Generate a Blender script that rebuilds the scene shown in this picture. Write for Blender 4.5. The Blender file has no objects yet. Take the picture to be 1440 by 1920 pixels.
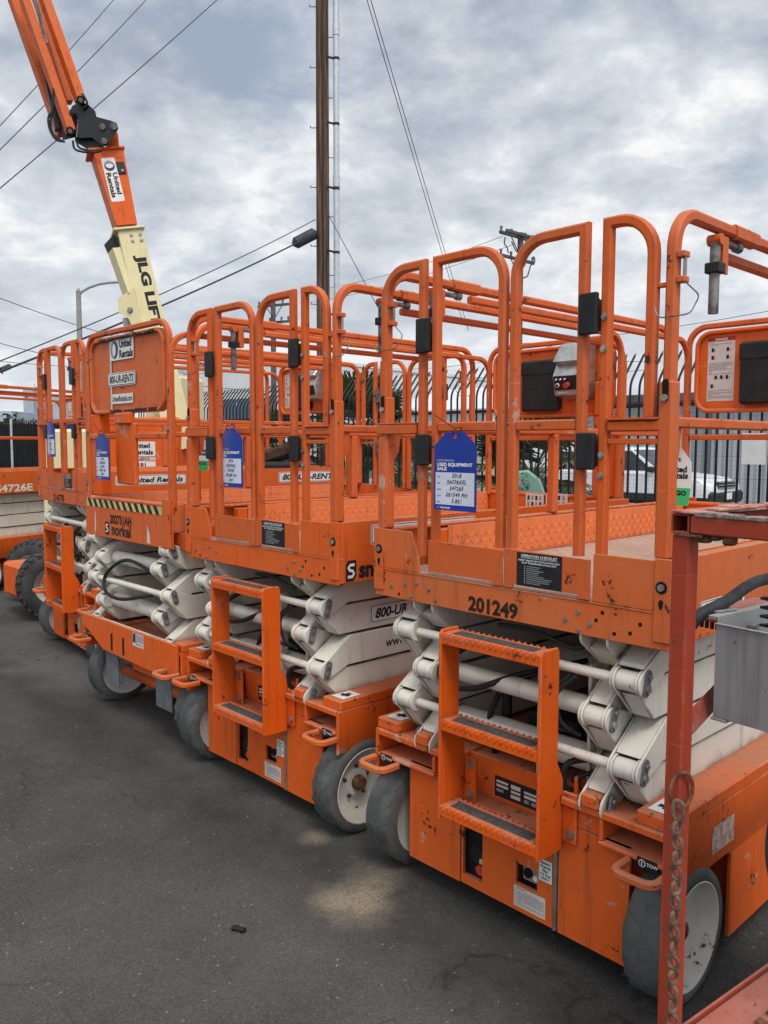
import bpy, bmesh, math, random
from mathutils import Vector, Matrix
random.seed(7)
PI = math.pi
scene = bpy.context.scene
COL = scene.collection

# ------------------------------------------------------------------ camera
F_PX, PITCH, ROLL, EYE, YAW = 1524.86, -0.0833, 0.0024, 1.6294, 0.814
CAM = Vector((1.632, -2.059, EYE))
cd = bpy.data.cameras.new("camera")
cam = bpy.data.objects.new("camera", cd)
COL.objects.link(cam)
cd.sensor_fit = 'AUTO'
cd.sensor_width = 36.0
cd.lens = F_PX / 1920 * 36
cd.clip_start = 0.05
cd.clip_end = 3000
cam.matrix_world = Matrix.Translation(CAM) @ Matrix.Rotation(YAW, 4, 'Z') @ Matrix.Rotation(PI / 2 + PITCH, 4, 'X') @ Matrix.Rotation(ROLL, 4, 'Z')
scene.camera = cam
RGT = Vector((math.cos(YAW), math.sin(YAW), 0))
FWD = Vector((-math.sin(YAW), math.cos(YAW), 0))


def at(px, py, d):
    """surveyed point: pixel of the photograph and distance along the level view axis (metres)"""
    a, b = px - 720, py - 960
    c, s = math.cos(PITCH), math.sin(PITCH)
    y = c * F_PX + s * b
    z = s * F_PX - c * b
    k = d / y
    return CAM + RGT * (a * k) + FWD * d + Vector((0, 0, z * k))


# ------------------------------------------------------------------ render / world
scene.render.engine = 'CYCLES'
scene.view_settings.view_transform = 'Standard'
scene.view_settings.look = 'None'
scene.view_settings.exposure = 0
scene.cycles.use_denoising = True
scene.cycles.max_bounces = 6

SUN_EL = math.radians(58)
SUN_AZ = math.radians(-28)          # heading of the sun in the ground plane, from +X
SUN_DIR = Vector((math.cos(SUN_AZ) * math.cos(SUN_EL), math.sin(SUN_AZ) * math.cos(SUN_EL), math.sin(SUN_EL)))
sl = bpy.data.lights.new("sun", 'SUN')
sl.energy = 2.05
sl.angle = math.radians(22)
sl.color = (1.0, 0.955, 0.89)
so = bpy.data.objects.new("sun", sl)
so.rotation_euler = SUN_DIR.to_track_quat('Z', 'Y').to_euler()
COL.objects.link(so)


class NT:
    """small helper around a node tree"""
    def __init__(s, tree):
        s.t = tree
        s.n = tree.nodes
        s.l = tree.links

    def new(s, typ, **kw):
        nd = s.n.new(typ)
        for k, v in kw.items():
            if k == 'ins':
                for kk, vv in v.items():
                    if isinstance(vv, bpy.types.NodeSocket):
                        s.l.new(vv, nd.inputs[kk])
                    else:
                        nd.inputs[kk].default_value = vv
            else:
                setattr(nd, k, v)
        return nd

    def math(s, op, a, b=0.0, c=None, clamp=False):
        nd = s.n.new('ShaderNodeMath')
        nd.operation = op
        nd.use_clamp = clamp
        for i, v in enumerate((a, b) if c is None else (a, b, c)):
            if isinstance(v, bpy.types.NodeSocket):
                s.l.new(v, nd.inputs[i])
            else:
                nd.inputs[i].default_value = v
        return nd.outputs[0]

    def mix(s, fac, a, b, blend='MIX'):
        nd = s.n.new('ShaderNodeMix')
        nd.data_type = 'RGBA'
        nd.blend_type = blend
        for i, v in ((0, fac), (6, a), (7, b)):
            if isinstance(v, bpy.types.NodeSocket):
                s.l.new(v, nd.inputs[i])
            elif i == 0:
                nd.inputs[i].default_value = v
            else:
                nd.inputs[i].default_value = tuple(v) + ((1,) if len(v) == 3 else ())
        return nd.outputs[2]

    def ramp(s, fac, stops, interp='LINEAR'):
        nd = s.n.new('ShaderNodeValToRGB')
        nd.color_ramp.interpolation = interp
        el = nd.color_ramp.elements
        while len(el) < len(stops):
            el.new(0.5)
        for e, (p, c) in zip(el, stops):
            e.position = p
            e.color = (c, c, c, 1) if isinstance(c, (int, float)) else tuple(c) + (1,)
        s.l.new(fac, nd.inputs[0])
        return nd.outputs[0]

    def noise(s, vec, scale, detail=4, rough=0.55, dist=0.0):
        nd = s.new('ShaderNodeTexNoise', ins={'Scale': scale, 'Detail': detail, 'Roughness': rough, 'Distortion': dist})
        if vec is not None:
            s.l.new(vec, nd.inputs['Vector'])
        return nd.outputs[0]


world = bpy.data.worlds.new("World")
scene.world = world
world.use_nodes = True
W = NT(world.node_tree)
bg = W.n['Background']
sky = W.new('ShaderNodeTexSky', sky_type='NISHITA', sun_disc=False)
sky.sun_elevation = SUN_EL
sky.sun_rotation = math.radians(90) - SUN_AZ
tc = W.new('ShaderNodeTexCoord')
sep = W.new('ShaderNodeSeparateXYZ', ins={0: tc.outputs['Generated']})
zz = W.math('ADD', W.math('MAXIMUM', sep.outputs[2], 0.0), 0.30)
u_ = W.math('DIVIDE', sep.outputs[0], zz)
v_ = W.math('DIVIDE', sep.outputs[1], zz)
# stretch the cloud field so that the banks lie across the view
ur = W.math('ADD', W.math('MULTIPLY', u_, 0.687), W.math('MULTIPLY', v_, 0.727))
vr = W.math('ADD', W.math('MULTIPLY', u_, -0.727), W.math('MULTIPLY', v_, 0.687))
cv = W.new('ShaderNodeCombineXYZ', ins={0: W.math('MULTIPLY', ur, 1.0), 1: W.math('MULTIPLY', vr, 0.95), 2: 3.7})
n1 = W.noise(cv.outputs[0], 2.1, 9, 0.54, 0.2)
cv2 = W.new('ShaderNodeCombineXYZ', ins={0: ur, 1: vr, 2: 11.3})
n2 = W.noise(cv2.outputs[0], 5.6, 8, 0.60, 0.2)
n3 = W.noise(cv2.outputs[0], 1.3, 3, 0.5)
n4 = W.noise(cv2.outputs[0], 13.0, 6, 0.6, 0.4)
cl = W.math('ADD', W.math('ADD', W.math('MULTIPLY', n1, 0.50), W.math('MULTIPLY', n2, 0.38)), W.math('MULTIPLY', n4, 0.12))
cloud_col = W.ramp(cl, [(0.38, (0.41, 0.46, 0.54)), (0.455, (0.55, 0.605, 0.68)), (0.515, (0.70, 0.75, 0.805)), (0.58, (1.0, 1.0, 1.0))])
gap = W.ramp(W.math('ADD', W.math('MULTIPLY', n3, 0.45), W.math('MULTIPLY', n2, 0.55)), [(0.37, 1.0), (0.47, 0.0)])
nish = W.mix(1.0, sky.outputs[0], (0.085, 0.085, 0.085), 'MULTIPLY')
blue = W.mix(0.55, nish, (0.42, 0.56, 0.80))
skyc = W.mix(W.math('MULTIPLY', gap, 0.34), cloud_col, blue)
hz = W.ramp(sep.outputs[2], [(0.0, 1.0), (0.10, 0.7), (0.34, 0.0)])
skyc = W.mix(W.math('MULTIPLY', hz, 0.62), skyc, (0.82, 0.87, 0.915))
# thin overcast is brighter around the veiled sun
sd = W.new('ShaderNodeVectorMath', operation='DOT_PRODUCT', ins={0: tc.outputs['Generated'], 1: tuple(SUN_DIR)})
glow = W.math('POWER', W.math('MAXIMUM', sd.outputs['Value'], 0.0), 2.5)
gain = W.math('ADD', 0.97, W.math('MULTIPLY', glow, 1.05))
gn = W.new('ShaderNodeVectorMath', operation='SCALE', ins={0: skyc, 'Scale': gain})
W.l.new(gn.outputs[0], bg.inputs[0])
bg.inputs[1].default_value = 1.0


# ------------------------------------------------------------------ materials
def newmat(name):
    m = bpy.data.materials.new(name)
    m.use_nodes = True
    t = NT(m.node_tree)
    return m, t, t.n['Principled BSDF']


def ocoord(t, rnd=True):
    tc = t.new('ShaderNodeTexCoord')
    oi = t.new('ShaderNodeObjectInfo')
    if not rnd:
        return tc.outputs['Object'], oi
    off = t.math('MULTIPLY', oi.outputs['Random'], 13.0)
    va = t.new('ShaderNodeVectorMath', operation='ADD', ins={0: tc.outputs['Object'], 1: off})
    return va.outputs[0], oi


def bump(t, bs, h, strength, dist):
    b = t.new('ShaderNodeBump', ins={'Strength': strength, 'Distance': dist, 'Height': h})
    t.l.new(b.outputs[0], bs.inputs['Normal'])


def paint(name, base, fade, chip=(0.05, 0.022, 0.014), chips=0.66, rough=0.52, dust=(0.42, 0.25, 0.18), dustamt=0.75, base_fade=0.0, grime=0.35, edgewear=0.7, scuffs=0.5, ao=0.55):
    """weathered machine paint: sun fade, dust on upward faces, chips, rubbed streaks.  Object colour R drives extra fading."""
    m, t, b = newmat(name)
    v, oi = ocoord(t)
    oc = t.new('ShaderNodeSeparateColor', ins={0: oi.outputs['Color']})
    big = t.noise(v, 2.3, 4, 0.6)
    mid = t.noise(v, 9.0, 6, 0.65)
    fine = t.noise(v, 55.0, 5, 0.7)
    fadef = t.math('ADD', t.math('ADD', base_fade - 0.10, t.math('MULTIPLY', oi.outputs['Random'], 0.32)), t.math('MULTIPLY', t.math('SUBTRACT', 1.0, oc.outputs[0]), 1.0), clamp=True)
    fadef = t.math('MULTIPLY', fadef, t.math('ADD', -0.15, t.math('MULTIPLY', big, 2.1)), clamp=True)
    c = t.mix(fadef, base, fade)
    c = t.mix(t.math('MULTIPLY', t.ramp(mid, [(0.42, 0.0), (0.72, 1.0)]), 0.22), c, [x * 0.62 for x in base])
    geo = t.new('ShaderNodeNewGeometry')
    nz = t.new('ShaderNodeSeparateXYZ', ins={0: geo.outputs['Normal']})
    up = t.ramp(nz.outputs[2], [(0.35, 0.0), (0.95, 1.0)])
    upf = t.math('MULTIPLY', up, t.math('MULTIPLY', t.ramp(t.math('ADD', t.math('MULTIPLY', big, 0.6), t.math('MULTIPLY', mid, 0.4)), [(0.3, 0.35), (0.65, 1.0)]), dustamt), clamp=True)
    c = t.mix(upf, c, dust)
    # vertical grime streaks
    ms = t.new('ShaderNodeMapping', ins={'Vector': v, 'Scale': (26.0, 26.0, 1.6)})
    st = t.noise(ms.outputs[0], 1.0, 4, 0.6)
    c = t.mix(t.math('MULTIPLY', t.ramp(st, [(0.56, 0.0), (0.74, 1.0)]), grime), c, (0.07, 0.035, 0.022))
    # scratches pale
    ms2 = t.new('ShaderNodeMapping', ins={'Vector': v, 'Scale': (3.0, 3.0, 60.0), 'Rotation': (0.5, 0.3, 0.2)})
    sc = t.noise(ms2.outputs[0], 1.6, 3, 0.6)
    c = t.mix(t.math('MULTIPLY', t.ramp(sc, [(0.68, 0.0), (0.74, 1.0)]), 0.4), c, [min(1, x * 1.1 + 0.12) for x in fade])
    # edges rubbed through to primer and bare metal
    bv = t.new('ShaderNodeBevel', samples=3, ins={'Radius': 0.010})
    dt = t.new('ShaderNodeVectorMath', operation='DOT_PRODUCT', ins={0: bv.outputs[0], 1: geo.outputs['Normal']})
    edge = t.ramp(dt.outputs['Value'], [(0.80, 1.0), (0.985, 0.0)])
    en = t.ramp(t.math('ADD', t.math('MULTIPLY', mid, 0.6), t.math('MULTIPLY', fine, 0.4)), [(0.46, 0.0), (0.58, 1.0)])
    c = t.mix(t.math('MULTIPLY', t.math('MULTIPLY', edge, en), edgewear), c, t.mix(t.ramp(big, [(0.45, 0.0), (0.55, 1.0)]), chip, [min(1, x * 0.9 + 0.16) for x in fade]))
    sv = t.noise(v, 5.2, 7, 0.72)
    scuff = t.ramp(sv, [(0.635, 0.0), (0.665, 1.0)])
    c = t.mix(t.math('MULTIPLY', scuff, scuffs), c, (0.46, 0.36, 0.30))
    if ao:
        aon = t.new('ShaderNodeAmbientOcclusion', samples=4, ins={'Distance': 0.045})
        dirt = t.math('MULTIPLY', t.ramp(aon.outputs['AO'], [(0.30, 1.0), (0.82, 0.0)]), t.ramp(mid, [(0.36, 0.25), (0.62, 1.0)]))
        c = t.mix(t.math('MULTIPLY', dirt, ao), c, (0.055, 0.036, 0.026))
    ch = t.math('ADD', t.math('MULTIPLY', mid, 0.55), t.math('MULTIPLY', fine, 0.45))
    chm = t.ramp(ch, [(chips, 0.0), (chips + 0.018, 1.0)])
    c = t.mix(chm, c, chip)
    t.l.new(c, b.inputs['Base Color'])
    r = t.math('ADD', rough, t.math('ADD', t.math('MULTIPLY', upf, 0.35), t.math('MULTIPLY', t.math('SUBTRACT', mid, 0.5), 0.35)), clamp=True)
    t.l.new(r, b.inputs['Roughness'])
    b.inputs['Specular IOR Level'].default_value = 0.24
    bump(t, b, t.math('SUBTRACT', t.math('MULTIPLY', fine, 0.25), chm), 0.22, 0.004)
    return m


def simple(name, col, rough=0.6, metal=0.0, var=0.25, scale=14.0, bmp=0.15, spec=0.3, dark=None):
    m, t, b = newmat(name)
    v, oi = ocoord(t)
    n = t.noise(v, scale, 6, 0.65)
    dk = dark or [x * (1 - var * 1.6) for x in col]
    c = t.mix(t.ramp(n, [(0.35, 0.0), (0.68, 1.0)]), dk, [min(1, x * (1 + var * 0.3)) for x in col])
    t.l.new(c, b.inputs['Base Color'])
    b.inputs['Roughness'].default_value = rough
    b.inputs['Metallic'].default_value = metal
    b.inputs['Specular IOR Level'].default_value = spec
    if bmp:
        bump(t, b, t.noise(v, scale * 6, 4, 0.6), bmp, 0.003)
    return m


ORANGE = paint("orange_paint", (0.75, 0.104, 0.004), (0.57, 0.145, 0.045), dust=(0.42, 0.19, 0.11), dustamt=0.95, base_fade=0.08, chips=0.600)
RAIL = paint("orange_rail_paint", (0.65, 0.102, 0.010), (0.51, 0.140, 0.055), dust=(0.48, 0.18, 0.10), dustamt=0.55, base_fade=0.22, chips=0.598, scuffs=0.7)
TREADP = paint("orange_tread_plate", (0.80, 0.19, 0.055), (0.60, 0.20, 0.09), dust=(0.55, 0.3, 0.2), base_fade=0.35, rough=0.5)
DECK = paint("worn_deck_plate", (0.42, 0.24, 0.16), (0.40, 0.27, 0.20), dust=(0.44, 0.33, 0.265), base_fade=0.3, rough=0.65)
CREAM = paint("cream_white_paint", (0.70, 0.665, 0.58), (0.64, 0.60, 0.52), chip=(0.16, 0.10, 0.06), dust=(0.60, 0.54, 0.45), dustamt=0.6, chips=0.62, rough=0.38, grime=0.24, scuffs=0.3, ao=1.0)
WHEELW = paint("white_rim_paint", (0.62, 0.60, 0.54), (0.55, 0.52, 0.45), chip=(0.09, 0.055, 0.035), chips=0.585, dustamt=0.3, rough=0.5, grime=0.25)
BOOMCREAM = paint("pale_yellow_paint", (0.74, 0.66, 0.38), (0.72, 0.66, 0.44), chip=(0.15, 0.10, 0.05), dust=(0.6, 0.55, 0.4), chips=0.70, rough=0.42, grime=0.14)
REDP = paint("red_orange_trailer_paint", (0.34, 0.042, 0.015), (0.36, 0.085, 0.055), chip=(0.10, 0.055, 0.035), dust=(0.50, 0.235, 0.185), dustamt=0.85, chips=0.60, base_fade=0.10, grime=0.35)
BLACK = simple("black_rubber", (0.02, 0.02, 0.021), 0.55, var=0.3)
BLACKM = simple("black_painted_metal", (0.016, 0.017, 0.018), 0.42, var=0.3, spec=0.4)
TYRE = simple("grey_solid_tyre", (0.105, 0.107, 0.105), 0.85, var=0.4, scale=7, bmp=0.6, dark=(0.062, 0.062, 0.060))
TYREB = simple("black_tyre", (0.065, 0.065, 0.066), 0.85, var=0.3, scale=9, bmp=0.4)
GREYM = simple("grey_steel_plate", (0.15, 0.165, 0.175), 0.6, var=0.2)
ALU = paint("dull_aluminium", (0.235, 0.24, 0.24), (0.31, 0.31, 0.305), chip=(0.10, 0.095, 0.09), dust=(0.40, 0.395, 0.385), dustamt=0.7, chips=0.60, rough=0.45, base_fade=0.2, grime=0.45, edgewear=0.5, scuffs=0.15)
STEEL = simple("stainless_steel", (0.56, 0.55, 0.52), 0.33, 0.8, var=0.25, scale=18)
TUBEM = simple("worn_steel_tube", (0.26, 0.25, 0.235), 0.5, 0.6, var=0.5, scale=20, bmp=0.3)
BOLT = simple("bolt_zinc", (0.42, 0.40, 0.36), 0.4, 0.7, var=0.3)
CHAINM = simple("rusty_chain", (0.20, 0.155, 0.11), 0.7, 0.35, var=0.5, scale=45, bmp=0.5, dark=(0.11, 0.06, 0.035))
RUST = simple("rust_brown", (0.22, 0.10, 0.05), 0.85, var=0.5, scale=30, bmp=0.5)
WHITE = simple("white_vinyl", (0.78, 0.77, 0.74), 0.5, var=0.08, scale=6, bmp=0.0)
PINKW = simple("faded_label_paper", (0.66, 0.58, 0.54), 0.6, var=0.12, scale=8, bmp=0.0)
INK = simple("black_ink", (0.018, 0.018, 0.02), 0.6, var=0.3, scale=40, bmp=0.0)
STENCIL = simple("stencil_black", (0.03, 0.02, 0.016), 0.7, var=0.5, scale=40, bmp=0.0)
BLUE = simple("blue_card", (0.012, 0.045, 0.34), 0.35, var=0.12, scale=5, bmp=0.0)
LILAC = simple("pale_card", (0.66, 0.67, 0.78), 0.5, var=0.05, scale=5, bmp=0.0)
GREEN = simple("green_card", (0.06, 0.52, 0.16), 0.5, var=0.1, scale=5, bmp=0.0)
NAVY = simple("navy_ink", (0.03, 0.035, 0.13), 0.5, var=0.1, bmp=0.0)
GREYI = simple("grey_ink", (0.28, 0.28, 0.30), 0.5, var=0.1, bmp=0.0)
YELL = simple("yellow_tape", (0.70, 0.56, 0.20), 0.5, var=0.2, bmp=0.0)
REDI = simple("red_ink", (0.42, 0.03, 0.025), 0.5, var=0.2, bmp=0.0)
REDB = simple("red_button", (0.55, 0.06, 0.04), 0.35, var=0.1)
DARK = simple("dark_cavity", (0.006, 0.006, 0.006), 0.9, var=0.1, bmp=0.0)
WIRE = simple("cable_black", (0.045, 0.05, 0.056), 0.6, var=0.1, bmp=0.0)
FENCEM = simple("black_fence_paint", (0.012, 0.013, 0.015), 0.45, var=0.2)
MESHW = simple("galvanised_wire", (0.16, 0.165, 0.165), 0.5, 0.4, var=0.1, bmp=0.0)
TEAL = paint("teal_paint", (0.15, 0.33, 0.27), (0.24, 0.40, 0.34), chip=(0.03, 0.03, 0.028), dust=(0.25, 0.38, 0.32), chips=0.55, rough=0.6, base_fade=0.2)
BROWN = simple("brown_leather", (0.075, 0.04, 0.026), 0.55, var=0.4)
GALV = simple("galvanised_conduit", (0.62, 0.65, 0.68), 0.45, 0.3, var=0.15)
GLASSD = simple("dark_glass", (0.018, 0.022, 0.026), 0.06, var=0.2, bmp=0.0, spec=0.6)
CARW = simple("white_car_paint", (0.72, 0.73, 0.74), 0.25, var=0.05, scale=3, bmp=0.0, spec=0.5)
CARB = simple("black_cladding", (0.025, 0.026, 0.027), 0.6, var=0.2)
LAMP = simple("headlight_lens", (0.72, 0.70, 0.66), 0.12, var=0.2, scale=20, bmp=0.0, spec=0.6)
AMBER = simple("amber_lens", (0.75, 0.33, 0.12), 0.2, var=0.1, bmp=0.0)
STUCCO = simple("white_stucco", (0.72, 0.735, 0.75), 0.9, var=0.06, scale=0.4)
BGLASS = simple("blue_window_glass", (0.06, 0.10, 0.17), 0.08, var=0.3, scale=0.8, bmp=0.0, spec=0.6)
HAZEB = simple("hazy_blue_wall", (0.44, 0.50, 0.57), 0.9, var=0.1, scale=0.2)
PALET = simple("concrete_street_lamp", (0.33, 0.32, 0.30), 0.8, var=0.2)
CONC = simple("pale_concrete", (0.38, 0.37, 0.34), 0.9, var=0.15, scale=1.2)
DARKSTEEL = simple("dark_siding", (0.10, 0.11, 0.12), 0.7, var=0.3, scale=3)


def woodmat():
    m, t, b = newmat("weathered_pole_wood")
    v, oi = ocoord(t)
    mp = t.new('ShaderNodeMapping', ins={'Vector': v, 'Scale': (9.0, 9.0, 0.35)})
    n = t.noise(mp.outputs[0], 2.2, 7, 0.65)
    mp2 = t.new('ShaderNodeMapping', ins={'Vector': v, 'Scale': (30.0, 30.0, 0.25)})
    n2 = t.noise(mp2.outputs[0], 1.5, 4, 0.6)
    c = t.ramp(n, [(0.36, (0.035, 0.02, 0.012)), (0.5, (0.115, 0.062, 0.036)), (0.64, (0.21, 0.125, 0.075))])
    c = t.mix(t.ramp(n2, [(0.58, 0.0), (0.66, 0.9)]), c, (0.018, 0.012, 0.009))
    t.l.new(c, b.inputs['Base Color'])
    b.inputs['Roughness'].default_value = 0.9
    bump(t, b, n2, 0.6, 0.02)
    return m


WOOD = woodmat()
WOODF = simple("grey_far_wood", (0.13, 0.12, 0.115), 0.9, var=0.3, scale=4)


def leafmat(name, c0, c1):
    m, t, b = newmat(name)
    v, oi = ocoord(t)
    n = t.noise(v, 5.0, 4, 0.6)
    t.l.new(t.mix(t.ramp(n, [(0.35, 0.0), (0.65, 1.0)]), c0, c1), b.inputs['Base Color'])
    b.inputs['Roughness'].default_value = 0.55
    return m


FROND = leafmat("palm_frond_green", (0.035, 0.07, 0.022), (0.11, 0.15, 0.05))
FRONDD = leafmat("dry_frond", (0.16, 0.12, 0.06), (0.27, 0.21, 0.12))
TREEL = leafmat("tree_leaves", (0.035, 0.055, 0.025), (0.09, 0.11, 0.06))


def corrmat():
    m, t, b = newmat("corrugated_grey_siding")
    tc = t.new('ShaderNodeTexCoord')
    n = t.noise(tc.outputs['Object'], 0.5, 5, 0.6)
    mp = t.new('ShaderNodeMapping', ins={'Vector': tc.outputs['Object'], 'Scale': (6.0, 6.0, 0.3)})
    s = t.noise(mp.outputs[0], 1.0, 4, 0.6)
    c = t.mix(n, (0.30, 0.33, 0.36), (0.42, 0.45, 0.48))
    c = t.mix(t.ramp(s, [(0.5, 0.0), (0.7, 0.6)]), c, (0.24, 0.25, 0.26))
    t.l.new(c, b.inputs['Base Color'])
    b.inputs['Roughness'].default_value = 0.6
    return m


CORR = corrmat()


def groundmat():
    m, t, b = newmat("asphalt")
    tc = t.new('ShaderNodeTexCoord')
    v = tc.outputs['Object']
    n_big = t.noise(v, 0.55, 5, 0.6, 0.3)
    n_mid = t.noise(v, 3.2, 6, 0.65)
    n_fine = t.noise(v, 60.0, 4, 0.7)
    vor = t.new('ShaderNodeTexVoronoi', ins={'Vector': v, 'Scale': 210.0})
    vor2 = t.new('ShaderNodeTexVoronoi', ins={'Vector': v, 'Scale': 62.0})
    c = t.ramp(n_big, [(0.36, (0.038, 0.0365, 0.035)), (0.48, (0.058, 0.0555, 0.0525)), (0.62, (0.094, 0.090, 0.085))])
    c = t.mix(t.math('MULTIPLY', t.ramp(n_mid, [(0.4, 0.0), (0.75, 1.0)]), 0.45), c, (0.095, 0.089, 0.081))
    # aggregate: every stone has its own tone
    st = t.new('ShaderNodeSeparateColor', ins={0: vor.outputs['Color']})
    c = t.mix(t.math('MULTIPLY', t.ramp(st.outputs[0], [(0.45, 0.0), (1.0, 1.0)]), 0.34), c, (0.17, 0.162, 0.152))
    c = t.mix(t.math('MULTIPLY', t.ramp(st.outputs[1], [(0.55, 0.0), (1.0, 1.0)]), 0.42), c, (0.018, 0.018, 0.018))
    st2 = t.new('ShaderNodeSeparateColor', ins={0: vor2.outputs['Color']})
    pale = t.math('MULTIPLY', t.ramp(st2.outputs[0], [(0.965, 0.0), (0.975, 1.0)]), t.ramp(vor2.outputs['Distance'], [(0.25, 1.0), (0.36, 0.0)]))
    c = t.mix(t.math('MULTIPLY', pale, 0.4), c, (0.30, 0.28, 0.26))
    vc = t.new('ShaderNodeTexVoronoi', feature='DISTANCE_TO_EDGE', ins={'Scale': 0.42})
    wv = t.new('ShaderNodeVectorMath', operation='ADD', ins={0: v, 1: t.new('ShaderNodeVectorMath', operation='SCALE', ins={0: t.new('ShaderNodeTexNoise', ins={'Vector': v, 'Scale': 1.6, 'Detail': 6.0}).outputs[1], 'Scale': 0.9}).outputs[0]})
    t.l.new(wv.outputs[0], vc.inputs['Vector'])
    crack = t.math('MULTIPLY', t.ramp(vc.outputs['Distance'], [(0.0, 1.0), (0.0045, 0.0)]), t.ramp(n_mid, [(0.45, 0.0), (0.6, 0.75)]))
    c = t.mix(crack, c, (0.016, 0.015, 0.014))
    tar = t.noise(v, 1.1, 6, 0.7, 0.8)
    c = t.mix(t.math('MULTIPLY', t.ramp(tar, [(0.58, 0.0), (0.66, 1.0)]), 0.2), c, (0.024, 0.023, 0.022))
    # dark oil band along the machines' noses, also painting in shade beneath them
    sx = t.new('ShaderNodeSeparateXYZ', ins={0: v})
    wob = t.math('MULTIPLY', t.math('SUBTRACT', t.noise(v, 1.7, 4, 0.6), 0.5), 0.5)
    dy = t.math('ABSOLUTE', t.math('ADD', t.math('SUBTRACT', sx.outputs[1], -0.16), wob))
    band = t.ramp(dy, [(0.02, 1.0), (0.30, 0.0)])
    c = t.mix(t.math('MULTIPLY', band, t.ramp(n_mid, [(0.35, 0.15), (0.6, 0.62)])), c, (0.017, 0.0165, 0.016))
    # loose pale sand spilled in front of the second machine
    for (x, y, r, k) in SAND:
        d = t.new('ShaderNodeVectorMath', operation='DISTANCE', ins={0: v, 1: (x, y, 0)})
        wd = t.math('ADD', d.outputs['Value'], t.math('MULTIPLY', t.math('SUBTRACT', t.noise(v, 6.0, 6, 0.65), 0.5), r * 1.5))
        f = t.math('MULTIPLY', t.ramp(wd, [(r * 0.2, 1.0), (r, 0.0)]), t.math('MULTIPLY', t.ramp(t.math('ADD', t.math('MULTIPLY', n_fine, 0.5), t.math('MULTIPLY', st.outputs[2], 0.5)), [(0.3, 0.45), (0.6, 1.0)]), k))
        c = t.mix(f, c, (0.32, 0.26, 0.185))
    t.l.new(c, b.inputs['Base Color'])
    b.inputs['Roughness'].default_value = 0.82
    b.inputs['Specular IOR Level'].default_value = 0.25
    h = t.math('ADD', t.math('MULTIPLY', vor.outputs['Distance'], -0.8), t.math('MULTIPLY', n_fine, 0.7))
    bump(t, b, h, 0.6, 0.004)
    return m


# ------------------------------------------------------------------ geometry helpers
def tag(o, label=None, cat=None, group=None, kind=None):
    if label: o['label'] = label
    if cat: o['category'] = cat
    if group: o['group'] = group
    if kind: o['kind'] = kind
    return o


def empty(name, loc=(0, 0, 0), rz=0.0, label=None, cat=None, group=None):
    o = bpy.data.objects.new(name, None)
    o.empty_display_size = 0.2
    o.location = loc
    o.rotation_euler = (0, 0, rz)
    COL.objects.link(o)
    return tag(o, label, cat, group)


def fillet(pts, rad, n=6):
    """round the inner corners of a poly-line; rad = one radius or one per inner point"""
    pts = [Vector(p) for p in pts]
    if not isinstance(rad, (list, tuple)):
        rad = [rad] * (len(pts) - 2)
    out = [pts[0]]
    for i in range(1, len(pts) - 1):
        r = rad[i - 1]
        a, p, c = pts[i - 1], pts[i], pts[i + 1]
        if r <= 0:
            out.append(p)
            continue
        d1, d2 = (a - p).normalized(), (c - p).normalized()
        ang = d1.angle(d2)
        if ang > PI - 1e-3:
            out.append(p)
            continue
        tl = r / math.tan(ang / 2)
        p1, p2 = p + d1 * tl, p + d2 * tl
        ctr = p + (d1 + d2).normalized() * (r / math.sin(ang / 2))
        v1, v2 = p1 - ctr, p2 - ctr
        tot = v1.angle(v2)
        ax = v1.cross(v2).normalized()
        for k in range(n + 1):
            out.append(ctr + Matrix.Rotation(tot * k / n, 3, ax) @ v1)
    out.append(pts[-1])
    return out


def sqprof(w, h, b=0.006):
    w, h = w / 2, h / 2
    return [(-w + b, -h), (w - b, -h), (w, -h + b), (w, h - b), (w - b, h), (-w + b, h), (-w, h - b), (-w, -h + b)]


def rdprof(r, n=10):
    return [(r * math.cos(2 * PI * i / n), r * math.sin(2 * PI * i / n)) for i in range(n)]


def smooth(pts, n=6):
    """Catmull-Rom curve through the points"""
    P = [Vector(p) for p in pts]
    P = [P[0] * 2 - P[1]] + P + [P[-1] * 2 - P[-2]]
    out = []
    for i in range(1, len(P) - 2):
        a, b, c, d = P[i - 1:i + 3]
        for k in range(n):
            t = k / n
            out.append(0.5 * ((2 * b) + (c - a) * t + (2 * a - 5 * b + 4 * c - d) * t * t + (3 * b - a - 3 * c + d) * t ** 3))
    out.append(P[-2])
    return out


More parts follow.
